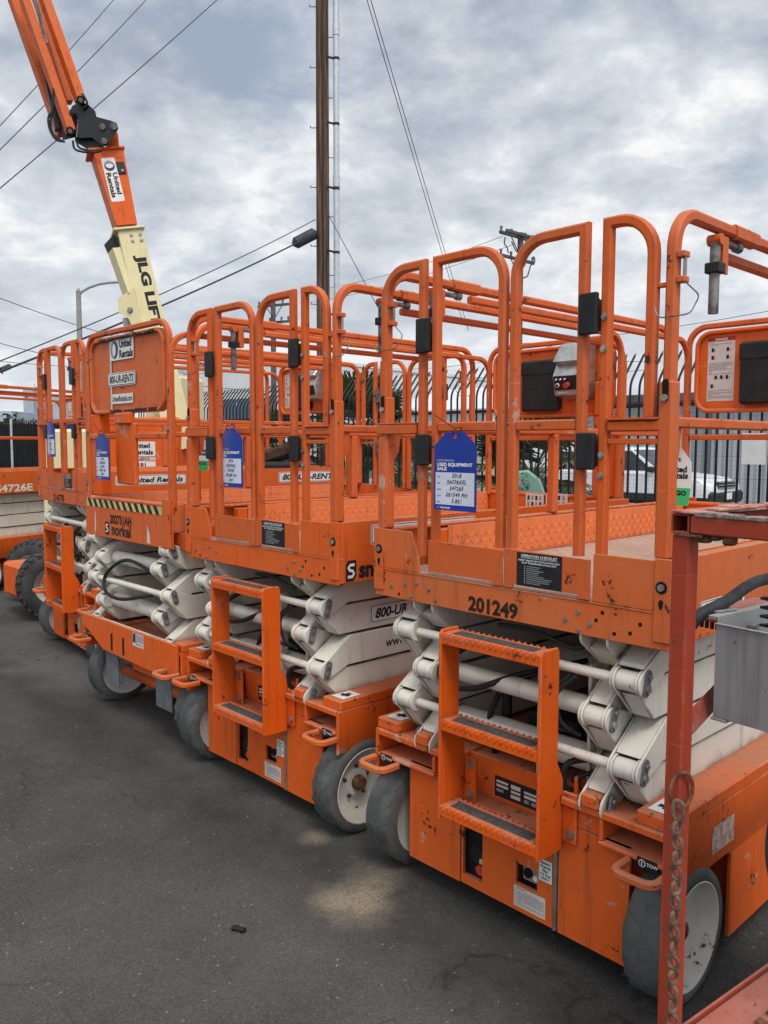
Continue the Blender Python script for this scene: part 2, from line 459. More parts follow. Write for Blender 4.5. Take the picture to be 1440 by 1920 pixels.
class MB:
    def __init__(s):
        s.v, s.f, s.m = [], [], []
        s.M = None
        s.mi = 0

    def add(s, verts, faces, mi=None):
        o = len(s.v)
        for p in verts:
            p = Vector(p)
            s.v.append(s.M @ p if s.M else p)
        for f in faces:
            s.f.append([i + o for i in f])
            s.m.append(s.mi if mi is None else mi)
        return s

    def box(s, x0, x1, y0, y1, z0, z1, b=0.003, mi=None):
        lo, hi = (min(x0, x1), min(y0, y1), min(z0, z1)), (max(x0, x1), max(y0, y1), max(z0, z1))
        b = min(b, *[(hi[i] - lo[i]) * 0.45 for i in range(3)])
        if b <= 0.0003:
            v = [(hi[0] if i & 1 else lo[0], hi[1] if i & 2 else lo[1], hi[2] if i & 4 else lo[2]) for i in range(8)]
            return s.add(v, [(0, 2, 3, 1), (4, 5, 7, 6), (0, 1, 5, 4), (2, 6, 7, 3), (0, 4, 6, 2), (1, 3, 7, 5)], mi)
        vs, ix = [], {}
        for c in range(8):
            sg = [(c >> k) & 1 for k in range(3)]
            for a in range(3):
                p = []
                for k in range(3):
                    e = hi[k] if sg[k] else lo[k]
                    p.append(e if k == a else (e - b if sg[k] else e + b))
                ix[(a, tuple(sg))] = len(vs)
                vs.append(p)
        fs = []
        for a in range(3):
            o = [k for k in range(3) if k != a]
            for sv in (0, 1):
                q = []
                for (i, j) in ((0, 0), (1, 0), (1, 1), (0, 1)):
                    sg = [0, 0, 0]
                    sg[a], sg[o[0]], sg[o[1]] = sv, i, j
                    q.append(ix[(a, tuple(sg))])
                fs.append(q)
        for c in range(3):
            a, d = [k for k in range(3) if k != c]
            for i in (0, 1):
                for j in (0, 1):
                    q = []
                    for (ax, e) in ((a, 0), (a, 1), (d, 1), (d, 0)):
                        sg = [0, 0, 0]
                        sg[a], sg[d], sg[c] = i, j, e
                        q.append(ix[(ax, tuple(sg))])
                    fs.append(q)
        for c in range(8):
            sg = tuple((c >> k) & 1 for k in range(3))
            fs.append([ix[(a, sg)] for a in range(3)])
        return s.add(vs, fs, mi)

    def prism(s, poly, axis, a0, a1, mi=None, b=0.0):
        """polygon in the two other axes (order xyz), pushed along axis"""
        n = len(poly)

        def pt(p, a):
            q = [p[0], p[1]]
            q.insert(axis, a)
            return q
        if b:
            cx, cy = sum(p[0] for p in poly) / n, sum(p[1] for p in poly) / n
            ins = []
            for i in range(n):
                p0, p1, p2 = Vector(poly[i - 1]), Vector(poly[i]), Vector(poly[(i + 1) % n])
                e1, e2 = (p1 - p0).normalized(), (p2 - p1).normalized()
                area = sum(poly[k][0] * poly[(k + 1) % n][1] - poly[(k + 1) % n][0] * poly[k][1] for k in range(n))
                sg = 1 if area > 0 else -1
                n1, n2 = Vector((-e1.y, e1.x)) * sg, Vector((-e2.y, e2.x)) * sg
                bis = (n1 + n2)
                bis = bis / max(0.35, bis.length_squared / 2)
                ins.append(p1 + bis * b)
            d = b if a1 > a0 else -b
            rings = [[pt(p, a0) for p in ins], [pt(p, a0 + d) for p in poly], [pt(p, a1 - d) for p in poly], [pt(p, a1) for p in ins]]
        else:
            rings = [[pt(p, a0) for p in poly], [pt(p, a1) for p in poly]]
        vs = [p for r in rings for p in r]
        fs = [list(range(n))[::-1], [len(vs) - n + i for i in range(n)]]
        for r in range(len(rings) - 1):
            for i in range(n):
                j = (i + 1) % n
                fs.append([r * n + i, r * n + j, (r + 1) * n + j, (r + 1) * n + i])
        return s.add(vs, fs, mi)

    def sweep(s, path, prof, N=None, closed=False, cap=True, mi=None):
        path = [Vector(p) for p in path]
        n = len(path)
        T = []
        for i in range(n):
            if closed:
                d = (path[(i + 1) % n] - path[i]).normalized() + (path[i] - path[i - 1]).normalized()
            else:
                d = Vector((0, 0, 0))
                if i < n - 1: d += (path[i + 1] - path[i]).normalized()
                if i > 0: d += (path[i] - path[i - 1]).normalized()
            T.append(d.normalized())
        if N is not None:
            N = Vector(N).normalized()
        else:
            N0 = Vector((0, 0, 1)) if abs(T[0].z) < 0.9 else Vector((1, 0, 0))
        rings = []
        Np = None
        for i in range(n):
            if N is not None:
                Ni = N
            else:
                Ni = (N0 if Np is None else Np)
                Ni = (Ni - T[i] * Ni.dot(T[i])).normalized()
                Np = Ni
            S = T[i].cross(Ni).normalized()
            k = 1.0
            if closed or 0 < i < n - 1:
                e1 = (path[i] - path[i - 1]).normalized()
                cs = max(0.5, e1.dot(T[i]))
                k = 1 / cs
            rings.append([path[i] + Ni * a + S * (c * k if N is not None else c) for a, c in prof])
        m = len(prof)
        vs = [p for r in rings for p in r]
        fs = []
        rr = n if closed else n - 1
        for i in range(rr):
            for j in range(m):
                k2 = (j + 1) % m
                a, b2 = i * m, ((i + 1) % n) * m
                fs.append([a + j, a + k2, b2 + k2, b2 + j])
        if cap and not closed:
            fs.append(list(range(m))[::-1])
            fs.append([(n - 1) * m + i for i in range(m)])
        return s.add(vs, fs, mi)

    def cyl(s, p0, p1, r, n=14, r1=None, mi=None, cap=True):
        p0, p1 = Vector(p0), Vector(p1)
        d = (p1 - p0).normalized()
        a = d.orthogonal().normalized()
        c = d.cross(a)
        r1 = r if r1 is None else r1
        vs = []
        for (p, q) in ((p0, r), (p1, r1)):
            for i in range(n):
                t = 2 * PI * i / n
                vs.append(p + (a * math.cos(t) + c * math.sin(t)) * q)
        fs = [[i, (i + 1) % n, n + (i + 1) % n, n + i] for i in range(n)]
        if cap:
            fs += [list(range(n))[::-1], [n + i for i in range(n)]]
        return s.add(vs, fs, mi)

    def lathe(s, prof, ctr, axis, n=32, mi=None, closed=False):
        """prof: (distance along axis, radius)"""
        ctr, axis = Vector(ctr), Vector(axis).normalized()
        a = axis.orthogonal().normalized()
        c = axis.cross(a)
        vs, fs = [], []
        for (h, r) in prof:
            for i in range(n):
                t = 2 * PI * i / n
                vs.append(ctr + axis * h + (a * math.cos(t) + c * math.sin(t)) * r)
        m = len(prof)
        for k in range(m if closed else m - 1):
            for i in range(n):
                j = (i + 1) % n
                k2 = (k + 1) % m
                fs.append([k * n + i, k * n + j, k2 * n + j, k2 * n + i])
        return s.add(vs, fs, mi)

    def build(s, name, mats, parent=None, smooth=35, loc=None):
        me = bpy.data.meshes.new(name)
        me.from_pydata([tuple(p) for p in s.v], [], s.f)
        if not isinstance(mats, (list, tuple)):
            mats = [mats]
        for m in mats:
            me.materials.append(m)
        me.polygons.foreach_set('material_index', s.m)
        bm = bmesh.new()
        bm.from_mesh(me)
        bmesh.ops.recalc_face_normals(bm, faces=bm.faces)
        bm.to_mesh(me)
        bm.free()
        if smooth:
            me.polygons.foreach_set('use_smooth', [True] * len(me.polygons))
            me.set_sharp_from_angle(angle=math.radians(smooth))
        o = bpy.data.objects.new(name, me)
        COL.objects.link(o)
        if parent: o.parent = parent
        if loc: o.location = loc
        return o


# ------------------------------------------------------------------ lettering
_tc = {}


def glyphs(text, bold=0.0, shear=0.0, space=1.0):
    key = (text, bold, shear, space)
    if key in _tc: return _tc[key]
    cu = bpy.data.curves.new("lettering", 'FONT')
    cu.body = text
    cu.size = 1.0
    cu.offset = bold
    cu.shear = shear
    cu.space_character = space
    cu.fill_mode = 'FRONT'
    cu.resolution_u = 3
    o = bpy.data.objects.new("lettering", cu)
    COL.objects.link(o)
    dg = bpy.context.evaluated_depsgraph_get()
    me = bpy.data.meshes.new_from_object(o.evaluated_get(dg))
    vs = [(v.co.x, v.co.y) for v in me.vertices]
    fs = [list(p.vertices) for p in me.polygons]
    bpy.data.objects.remove(o)
    bpy.data.curves.remove(cu)
    bpy.data.meshes.remove(me)
    if not vs: vs, fs = [(0, 0)], []
    x0, x1 = min(v[0] for v in vs), max(v[0] for v in vs)
    y0, y1 = min(v[1] for v in vs), max(v[1] for v in vs)
    _tc[key] = (vs, fs, x0, x1, y0, y1)
    return _tc[key]


def stroke_poly(pts, w):
    """flat ribbon along 2-D points"""
    vs, fs = [], []
    for i, p in enumerate(pts):
        a = Vector(pts[max(0, i - 1)])
        b = Vector(pts[min(len(pts) - 1, i + 1)])
        d = (b - a).normalized()
        nrm = Vector((-d.y, d.x)) * (w / 2)
        vs += [tuple(Vector(p) + nrm), tuple(Vector(p) - nrm)]
    for i in range(len(pts) - 1):
        fs.append([2 * i, 2 * i + 1, 2 * i + 3, 2 * i + 2])
    return vs, fs


class Decal:
    """flat printed thing; local (s,t) plane; layers lift each print a little above the one below"""
    def __init__(s, origin, ux, uy, lift=0.0007, thick=0.0):
        s.o, s.ux, s.uy = Vector(origin), Vector(ux).normalized(), Vector(uy).normalized()
        s.n = s.ux.cross(s.uy).normalized()
        s.mb, s.mats, s.lift = MB(), [], lift
        s.curl = s.curl2 = s.bow = 0.0

    def mat(s, m):
        if m not in s.mats: s.mats.append(m)
        return s.mats.index(m)

    def put(s, vs, fs, m, layer):
        s.mb.add([s.o + s.ux * x + s.uy * y + s.n * (s.lift * (layer + 1) + s.curl * x * abs(x) + s.curl2 * x * x + s.bow * y * y) for x, y in vs], fs, s.mat(m))
        return s

    def poly(s, pts, m, layer=0):
        return s.put(pts, [list(range(len(pts)))], m, layer)

    def rect(s, x0, y0, x1, y1, m, layer=0, r=0.0):
        if r:
            pts = []
            for cx, cy, a in ((x1 - r, y1 - r, 0), (x0 + r, y1 - r, 90), (x0 + r, y0 + r, 180), (x1 - r, y0 + r, 270)):
                for k in range(5):
                    t = math.radians(a + 22.5 * k)
                    pts.append((cx + r * math.cos(t), cy + r * math.sin(t)))
            return s.poly(pts, m, layer)
        return s.poly([(x0, y0), (x1, y0), (x1, y1), (x0, y1)], m, layer)

    def text(s, txt, x, y, h, m, layer=1, bold=0.02, shear=0.0, w=None, align='L', space=1.0, rot=0.0, jit=0.0):
        vs, fs, x0, x1, y0, y1 = glyphs(txt, bold, shear, space)
        k = h / 0.72
        kx = k if w is None else w / max(1e-6, (x1 - x0))
        tw = (x1 - x0) * kx
        ox = {'L': 0, 'C': -tw / 2, 'R': -tw}[align]
        c, sn = math.cos(rot), math.sin(rot)
        q = []
        for vx, vy in vs:
            X, Y = (vx - x0) * kx + ox, vy * k
            if jit: Y += jit * h * math.sin(X / h * 2.1 + y * 900) * 0.5
            q.append((x + X * c - Y * sn, y + X * sn + Y * c))
        return s.put(q, fs, m, layer)

    def strips(s, x0, x1, ybot, ytop, m, layer=0, n=8, flip=False):
        for i in range(n):
            a, b = x0 + (x1 - x0) * i / n, x0 + (x1 - x0) * (i + 1) / n
            q = [(a, ybot), (b, ybot), (b, ytop(b)), (a, ytop(a))]
            s.poly(q[::-1] if flip else q, m, layer)
        return s

    def disc(s, cx, cy, r, m, layer=1, n=20, rx=None):
        rx = rx or r
        return s.poly([(cx + rx * math.cos(2 * PI * i / n), cy + r * math.sin(2 * PI * i / n)) for i in range(n)], m, layer)

    def ringmark(s, cx, cy, r, layer=1, k=1.0):
        """the two-tone ring emblem of the rental firm's stickers"""
        s.disc(cx, cy, r, GREYI, layer, rx=r * 0.95 * k)
        n = 16
        s.poly([(cx + r * 0.95 * k * math.cos(-PI / 2 + PI * i / n), cy + r * math.sin(-PI / 2 + PI * i / n)) for i in range(n + 1)], NAVY, layer + 1)
        s.disc(cx + r * 0.02, cy, r * 0.72, WHITE, layer + 2, rx=r * 0.42 * k)
        return s

    def build(s, name, parent=None):
        o = s.mb.build(name, s.mats, parent, smooth=0)
        return o


def fine_print(d, x0, y0, x1, y1, rows, m, layer=1, seed=1):
    rr = random.Random(seed)
    dy = (y1 - y0) / rows
    for i in range(rows):
        y = y1 - dy * (i + 0.5)
        x = x0
        while x < x1 - 0.002:
            w = rr.uniform(0.006, 0.02) * (x1 - x0) / 0.1
            e = min(x + w, x1)
            d.rect(x, y - dy * 0.2, e, y + dy * 0.2, m, layer)
            x = e + rr.uniform(0.15, 0.4) * dy + 0.001
            if rr.random() < 0.06: break


def copy_tree(o, parent=None):
    c = o.copy()
    COL.objects.link(c)
    c.parent = parent
    for ch in list(o.children):
        copy_tree(ch, c)
    return c


def bolt(mb, p, n, r=0.011, h=0.008, mi=None):
    p, n = Vector(p), Vector(n).normalized()
    mb.cyl(p, p + n * 0.002, r * 1.45, 12, mi=mi)
    mb.cyl(p, p + n * h, r, 6, mi=mi)

# ================================================================== the scissor lift (built once, then copied)
HW = 0.585            # half width of the platform
LEN = 2.28            # length of the machine
Z0, Z1, ZM, ZT = 1.068, 1.318, 1.69, 2.265


def lozenges(mb, o, ux, uy, nrm, W_, H_, pitch=0.03, h=0.0022, ln=0.024, wd=0.008):
    """raised tread-plate pattern on a rectangle"""
    o, ux, uy, nrm = Vector(o), Vector(ux), Vector(uy), Vector(nrm)
    nx, ny = int(W_ / pitch), int(H_ / pitch)
    for i in range(nx):
        for j in range(ny):
            c = o + ux * ((i + 0.5) * pitch) + uy * ((j + 0.5) * pitch)
            a = PI / 4 if (i + j) % 2 else -PI / 4
            d = ux * math.cos(a) + uy * math.sin(a)
            e = -ux * math.sin(a) + uy * math.cos(a)
            vs = [c + d * ln / 2, c + e * wd / 2, c - d * ln / 2, c - e * wd / 2, c + d * ln * 0.28 + nrm * h, c + e * wd * 0.2 + nrm * h, c - d * ln * 0.28 + nrm * h, c - e * wd * 0.2 + nrm * h]
            mb.add(vs, [(4, 5, 6, 7), (0, 1, 5, 4), (1, 2, 6, 5), (2, 3, 7, 6), (3, 0, 4, 7)])


def make_wheel(parent, x_out, yc, sgn, R=0.197, wid=0.135):
    """outer face at x_out; sgn=+1 when the outside looks to +x"""
    ax = (sgn, 0, 0)
    xi = x_out - sgn * wid
    c0 = Vector((x_out, yc, R + 0.001))
    rim = MB()
    rim.lathe([(0.0, 0.160), (0.001, 0.156), (-0.006, 0.153), (-0.034, 0.147), (-0.066, 0.125), (-0.078, 0.085), (-0.072, 0.066), (-0.060, 0.055), (-0.060, 0.0)], c0, ax, 40)
    rim.lathe([(-wid, 0.0), (-wid + 0.02, 0.0), (-wid + 0.02, 0.12), (-wid, 0.15)], c0, ax, 32)
    w = rim.build('wheel', WHEELW, parent)
    t = MB()
    prof = [(-0.003, 0.158), (0.0, 0.166), (-0.001, R - 0.012), (-0.006, R - 0.004), (-0.014, R - 0.001), (-wid + 0.022, R - 0.001), (-wid + 0.012, R - 0.005), (-wid + 0.003, R - 0.018), (-wid, 0.150), (-wid * 0.5, 0.140)]
    t.lathe(prof, c0, ax, 48, closed=True)
    nb = 20
    for i in range(nb):
        for half in (0, 1):
            th = 2 * PI * (i + 0.5 * half) / nb
            vs = []
            # one chevron block per half of the tread
            xa, xb = (-0.012, -wid * 0.5 + 0.003) if half == 0 else (-wid + 0.012, -wid * 0.5 - 0.003)
            sk = 0.16
            for (dx, sh) in ((xa, 0.0), (xb, sk)):
                for dt in (-0.066, 0.066):
                    for rr, kk in ((R - 0.004, 1.0), (R + 0.0006, 0.95)):
                        a = th + sh + dt * kk
                        vs.append(c0 + Vector((sgn * (dx if rr < R else dx * 0.985 - 0.0008), 0, 0)) + Vector((0, math.cos(a), math.sin(a))) * rr)
            t.add(vs, [(0, 1, 3, 2), (4, 6, 7, 5), (0, 4, 5, 1), (2, 3, 7, 6), (1, 5, 7, 3)])
    t.build('tyre', TYRE, w, smooth=30)
    h = MB()
    h.lathe([(-0.060, 0.032), (-0.034, 0.030), (-0.028, 0.022), (-0.028, 0.0)], c0, ax, 18)
    for k in range(5):
        a = 2 * PI * k / 5 + 0.3
        p = c0 + Vector((-sgn * 0.073, 0.066 * math.cos(a), 0.066 * math.sin(a)))
        h.cyl(p, p + Vector((sgn * 0.012, 0, 0)), 0.008, 6)
    h.build('hub', RUST, w)
    return w


def panel_holes(mb, x0, x1, z0, z1, y0, y1, holes):
    """upright sheet between y0 and y1 with rectangular holes"""
    xs = sorted(set([x0, x1] + [h[0] for h in holes] + [h[1] for h in holes]))
    zs = sorted(set([z0, z1] + [h[2] for h in holes] + [h[3] for h in holes]))
    def solid(i, j):
        if i < 0 or j < 0 or i >= len(xs) - 1 or j >= len(zs) - 1: return False
        cx, cz = (xs[i] + xs[i + 1]) / 2, (zs[j] + zs[j + 1]) / 2
        return not any(h[0] < cx < h[1] and h[2] < cz < h[3] for h in holes)
    for i in range(len(xs) - 1):
        for j in range(len(zs) - 1):
            if not solid(i, j): continue
            a, b, c, d = xs[i], xs[i + 1], zs[j], zs[j + 1]
            mb.add([(a, y0, c), (b, y0, c), (b, y0, d), (a, y0, d), (a, y1, c), (b, y1, c), (b, y1, d), (a, y1, d)], [])
            n = len(mb.v) - 8
            fs = [(0, 1, 2, 3), (7, 6, 5, 4)]
            if not solid(i - 1, j): fs.append((0, 3, 7, 4))
            if not solid(i + 1, j): fs.append((1, 5, 6, 2))
            if not solid(i, j - 1): fs.append((0, 4, 5, 1))
            if not solid(i, j + 1): fs.append((3, 2, 6, 7))
            for f in fs:
                mb.f.append([n + k for k in f])
                mb.m.append(mb.mi)


def arm_poly(kind, y0, y1, zb, zt, pf, pr):
    pass


def make_lift():
    root = empty('scissor_lift')
    # ---------------- chassis
    c = MB()
    panel_holes(c, -0.435, -0.186, 0.09, 0.455, 0.03, 0.042, [])
    panel_holes(c, -0.180, 0.206, 0.092, 0.405, 0.031, 0.043, [(-0.172, -0.085, 0.125, 0.325), (0.057, 0.143, 0.186, 0.256)])
    panel_holes(c, 0.224, 0.468, 0.09, 0.455, 0.030, 0.042, [])
    c.box(-0.45, 0.466, 0.12, 1.72, 0.14, 0.40)
    c.box(-0.433, 0.466, 0.046, 0.118, 0.095, 0.12)                       # floor of the front locker
    c.box(-0.186, 0.226, 0.02, 0.094, 0.392, 0.404)                       # step shelf
    c.box(-0.20, 0.24, 0.094, 0.104, 0.40, 0.545)                         # set-back wall behind the ladder
    for s in (-1, 1):
        x0, x1 = (0.24, 0.585) if s > 0 else (-0.585, -0.20)
        c.box(x0, x1, 0.006, 2.27, 0.522, 0.546, 0.004)                   # top plate of the fork pocket
        xp0, xp1 = (0.376, 0.583) if s > 0 else (-0.583, -0.292)
        c.box(xp0, xp1, 0.004, 2.26, 0.442, 0.455, 0.003)                 # pocket floor
        c.box(xp0 if s > 0 else xp1 - 0.012, xp0 + 0.012 if s > 0 else xp1, 0.008, 2.2, 0.456, 0.521)
        lo, hi = (0.224, 0.374) if s > 0 else (-0.290, -0.186)
        c.box(lo, hi, 0.03, 0.05, 0.456, 0.521)
        # side beam and skirt, one sheet with two wheel arches
        def arch(yc, up):
            q = []
            for k in range(5):
                a = PI / 2 * k / 4
                q.append((yc + 0.03 * math.sin(a), 0.365 - 0.03 + 0.03 * math.cos(a)))
            return q
        poly = [(0.008, 0.545), (0.008, 0.365)] + [(0.385, 0.365)] + arch(0.385, 0) + [(0.415, 0.08), (1.86, 0.08), (1.86, 0.365), (2.27, 0.365), (2.27, 0.545)]
        c.prism(poly, 0, s * 0.586, s * 0.602, b=0.003)
        c.box(s * 0.488, s * 0.6025, 0.02, 2.262, 0.545, 0.585, 0.004)      # raised side rail
        c.box(s * 0.318, s * 0.378, -0.004, 0.085, 0.5465, 0.588, 0.006)      # foot of the inner arm
        c.box(s * 0.40, s * 0.47, 2.16, 2.23, 0.5465, 0.60, 0.005)
        for y in (0.5, 1.7):
            c.box(s * 0.455, s * 0.585, y, y + 0.02, 0.16, 0.44)
    c.box(-0.20, 0.24, 0.105, 2.26, 0.5215, 0.5365, 0.003)
    # rear end plate: deep plate with a cut corner
    c.prism([(0.585, 0.585), (0.585, 0.52), (0.44, 0.465), (0.29, 0.402), (-0.30, 0.392), (-0.585, 0.40), (-0.585, 0.585)], 1, 2.272, 2.29, b=0.003)
    c.box(-0.12, 0.12, 1.72, 2.19, 0.30, 0.52)
    c.cyl((-0.47, 2.06, 0.198), (0.47, 2.06, 0.198), 0.035, 12)
    for x in (0.02, 0.17):
        c.prism([(x + 0.012 * math.cos(t), 0.47 + (0.04 if math.sin(t) > 0 else -0.04) + 0.012 * math.sin(t)) for t in [i * PI / 6 for i in range(12)]], 1, 2.290, 2.2915, mi=1)
    c.build('chassis', [ORANGE, DARK], root)
    # contents of the openings
    r = MB()
    r.box(-0.178, -0.08, 0.055, 0.115, 0.121, 0.33, 0, 0)
    r.cyl((-0.13, 0.052, 0.20), (-0.13, 0.058, 0.20), 0.03, 14, mi=1)
    r.cyl((-0.108, 0.044, 0.155), (-0.108, 0.056, 0.155), 0.018, 14, mi=2)
    r.box(-0.112, -0.092, 0.045, 0.055, 0.178, 0.195, 0.002, 3)
    r.build('control_recess', [DARK, BLACK, REDB, YELL, ALU, WHITE], root)
    r = MB()
    r.box(0.05, 0.15, 0.0712, 0.115, 0.18, 0.262, 0, 0)
    r.box(0.065, 0.137, 0.058, 0.071, 0.192, 0.25, 0.003, 4)
    r.cyl((0.09, 0.05, 0.222), (0.09, 0.06, 0.222), 0.016, 12, mi=0)
    r.cyl((0.122, 0.05, 0.215), (0.122, 0.06, 0.215), 0.010, 12, mi=5)
    r.build('charger_socket', [DARK, BLACK, REDB, YELL, ALU, WHITE], root)
    h = MB()
    h.cyl((0.213, 0.030, 0.093), (0.213, 0.030, 0.39), 0.0075, 8)
    h.build('hinge', BOLT, root)
    h = MB()
    h.box(-0.02, 0.05, 0.012, 0.03, 0.345, 0.372, 0.003, 0)
    h.box(-0.035, 0.02, 0.004, 0.012, 0.362, 0.372, 0.002, 0)
    h.cyl((0.155, 0.03, 0.372), (0.155, 0.0, 0.372), 0.026, 14, mi=1)
    h.cyl((0.155, 0.0, 0.372), (0.155, -0.012, 0.372), 0.014, 10, mi=1)
    h.build('latch', [TUBEM, BLACK], root)
    # tow loops
    for (s, y, d) in ((-1, 0.004, -1), (1, 0.004, -1), (-1, 2.286, 1), (1, 2.286, 1)):
        m = MB()
        xa, xb = (0.475, 0.598) if s > 0 else (-0.598, -0.475)
        z = 0.432
        p = fillet([(xa, y, z), (xa, y + d * 0.085, z), (xb, y + d * 0.085, z), (xb, y, z)], 0.03, 5)
        m.sweep(p, sqprof(0.026, 0.022, 0.006), N=(0, 0, 1))
        t = m.build('tow_loop', ORANGE, root)
        t.color = (0.45, 1, 1, 1)
        xm = (xa + xb) / 2
        dd = Decal((xm - 0.03 * -d, y + d * 0.002, z - 0.004), (-d, 0, 0), (0, 0, 1))
        dd.rect(0, 0, 0.062, 0.032, INK, 0)
        dd.disc(0.016, 0.016, 0.011, WHITE, 1).disc(0.016, 0.016, 0.0085, INK, 2)
        dd.rect(0.0145, 0.010, 0.0175, 0.022, WHITE, 3)
        dd.text('TOW', 0.030, 0.012, 0.010, WHITE, 1)
        dd.build('tow_sticker', root)
    # wheels
    for (x, s) in ((0.612, 1), (-0.612, -1)):
        make_wheel(root, x, 0.155, s)
        make_wheel(root, x, 2.06, s)
    # pothole guard plates by the rear wheels
    for (x0, x1) in ((0.17, 0.33), (-0.46, -0.29)):
        m = MB()
        m.box(x0, x1, 2.245, 2.256, 0.19, 0.395, 0.003)
        m.build('guard_plate', GREYM, root)
    # ---------------- ladder
    L = empty('ladder')
    L.parent = root
    for x in (-0.166, 0.236):
        lad = MB()
        poly = [(-0.105, 0.375), (-0.105, 1.005), (-0.095, 1.018), (-0.02, 1.018), (-0.012, 1.005), (-0.012, 0.66), (0.02, 0.60), (0.02, 0.372), (-0.05, 0.372)]
        lad.prism(poly, 0, x - 0.005, x + 0.005, b=0.0015)
        lad.box(x + 0.004, x + 0.055, 0.0195, 0.029, 0.40, 0.56, 0.002)
        for z in (0.43, 0.535):
            bolt(lad, (x + 0.034, 0.0195, z), (0, -1, 0), 0.011, 0.010, mi=1)
        lad.build('ladder_rail', [ORANGE, BOLT], L)
    for z in (1.008, 0.715, 0.42):
        t = MB()
        t.box(-0.161, 0.231, -0.104, -0.02, z - 0.006, z, 0.0015, 0)
        t.box(-0.161, 0.231, -0.1045, -0.1005, z - 0.036, z - 0.002, 0.0012, 0)
        t.box(-0.161, 0.231, -0.023, -0.019, z - 0.03, z - 0.002, 0.0012, 0)
        nb = 16
        for k in range(nb):
            x = -0.155 + (k + 0.5) * 0.38 / nb
            for y in (-0.1025, -0.021):
                t.cyl((x, y, z - 0.009), (x, y, z + 0.0035), 0.0068, 8, r1=0.0045, mi=0)
            t.cyl((x, -0.1035, z - 0.012), (x, -0.108, z - 0.012), 0.006, 8, r1=0.004, mi=0)
        t.box(-0.13, 0.195, -0.086, -0.038, z, z + 0.0016, 0.0005, 1)
        t.build('ladder_tread', [ORANGE, GRIP], L)
    # ---------------- scissor stack
    P0, P1, P2, P3 = 0.95, 0.82, 0.688, 0.55      # pin heights, front end: P0/P2 outer, P1/P3 inner
    bands = [(0.963, 1.060), (0.830, 0.953), (0.695, 0.820), (0.562, 0.685)]

    def arm(s, xa, xb, zb, zt, fz, rz, front_to, rear_to, nest):
        """box arm; each end tapers to its pin (fz, rz heights): +1 the pin lies at the arm's top edge, -1 at its bottom edge.
        The box stops short of the pin; two cheek plates carry on around it."""
        yA, yB = 0.150, LEN - 0.150

        def tip(to, pz, full):
            """outline of the nose, walked from the far top corner round the pin to the far bottom corner"""
            yp_, r = 0.036, 0.038
            if not full:
                return [(yA, zt), (0.086, pz + 0.012), (0.078, pz - 0.022), (0.040, pz - 0.040), (0.048, pz - 0.050), (0.108, zb)] if to > 0 else [(yA + 0.012, zt), (0.044, pz + 0.052), (0.036, pz + 0.041), (0.078, pz + 0.022), (0.086, pz - 0.012), (yA, zb)]
            arc = []
            a0, a1 = (75, 215) if to > 0 else (130, 300)
            for k in range(9):
                a = math.radians(a0 + (a1 - a0) * k / 8)
                arc.append((yp_ + r * math.cos(a), pz + r * math.sin(a)))
            return [(yA, zt)] + arc + [(0.108, zb)] if to > 0 else [(yA + 0.012, zt)] + arc + [(yA, zb)]

        def outline(full):
            f = tip(front_to, fz, full)
            r_ = [(LEN - y, z) for y, z in tip(rear_to, rz, full)][::-1]
            return f + r_
        m = MB()
        m.prism(outline(False), 0, s * (xa + 0.0085 + nest), s * (xb - 0.0085 - nest), b=0.003)
        for (c0, c1) in ((xa + nest, xa + nest + 0.008), (xb - nest - 0.008, xb - nest)):
            m.prism(outline(True), 0, s * c0, s * c1, b=0.0025)
        m.build('scissor_arm', CREAM, root, smooth=20)
    for s in (-1, 1):
        for k, (zb, zt) in enumerate(bands):
            e = 0.009 * (k % 2)
            A_ = (P0, P0, P2, P2)[k]
            B_ = (1.062, P1, P1, P3)[k]
            odd = k % 2 == 1
            arm(s, 0.401, 0.500, zb, zt, A_, B_, 1 if odd else -1, -1 if odd else 1, e)   # outer pairs meet at the nose
            arm(s, 0.299, 0.397, zb, zt, B_, A_, -1 if odd else 1, 1 if odd else -1, e)   # inner pairs meet half a step lower
        def pin(xa, xb, y, z, tube=True):
            m = MB()
            if tube: m.cyl((s * xa, y, z), (s * xb, y, z), 0.031, 20, mi=0)
            # oval keeper plate on the outside
            ov = []
            for i in range(16):
                a = 2 * PI * i / 16
                yy = 0.017 * math.cos(a) + (0.007 if math.sin(a) > 0 else -0.005)
                zz_ = 0.024 * math.sin(a) + (0.018 if math.sin(a) > 0 else -0.012)
                ov.append((y + yy, z + zz_))
            xo = xb + 0.0015
            m.prism(ov, 0, s * xo, s * (xo + 0.006), mi=1)
            m.cyl((s * (xo + 0.006), y - 0.002, z - 0.012), (s * (xo + 0.012), y - 0.002, z - 0.012), 0.012, 10, mi=2)
            m.cyl((s * (xo + 0.006), y + 0.005, z + 0.022), (s * (xo + 0.014), y + 0.005, z + 0.022), 0.0075, 6, mi=2)
            m.build('pivot_pin', [CREAM, GREYM, BOLT], root)
        for z in (P0, P2):
            pin(0.405, 0.499, 0.036, z)
            pin(0.305, 0.396, LEN - 0.036, z)
        for z in (P1, P3):
            pin(0.305, 0.396, 0.036, z, z > 0.6)
            pin(0.405, 0.499, LEN - 0.036, z)
        pin(0.405, 0.499, LEN - 0.036, 1.062)
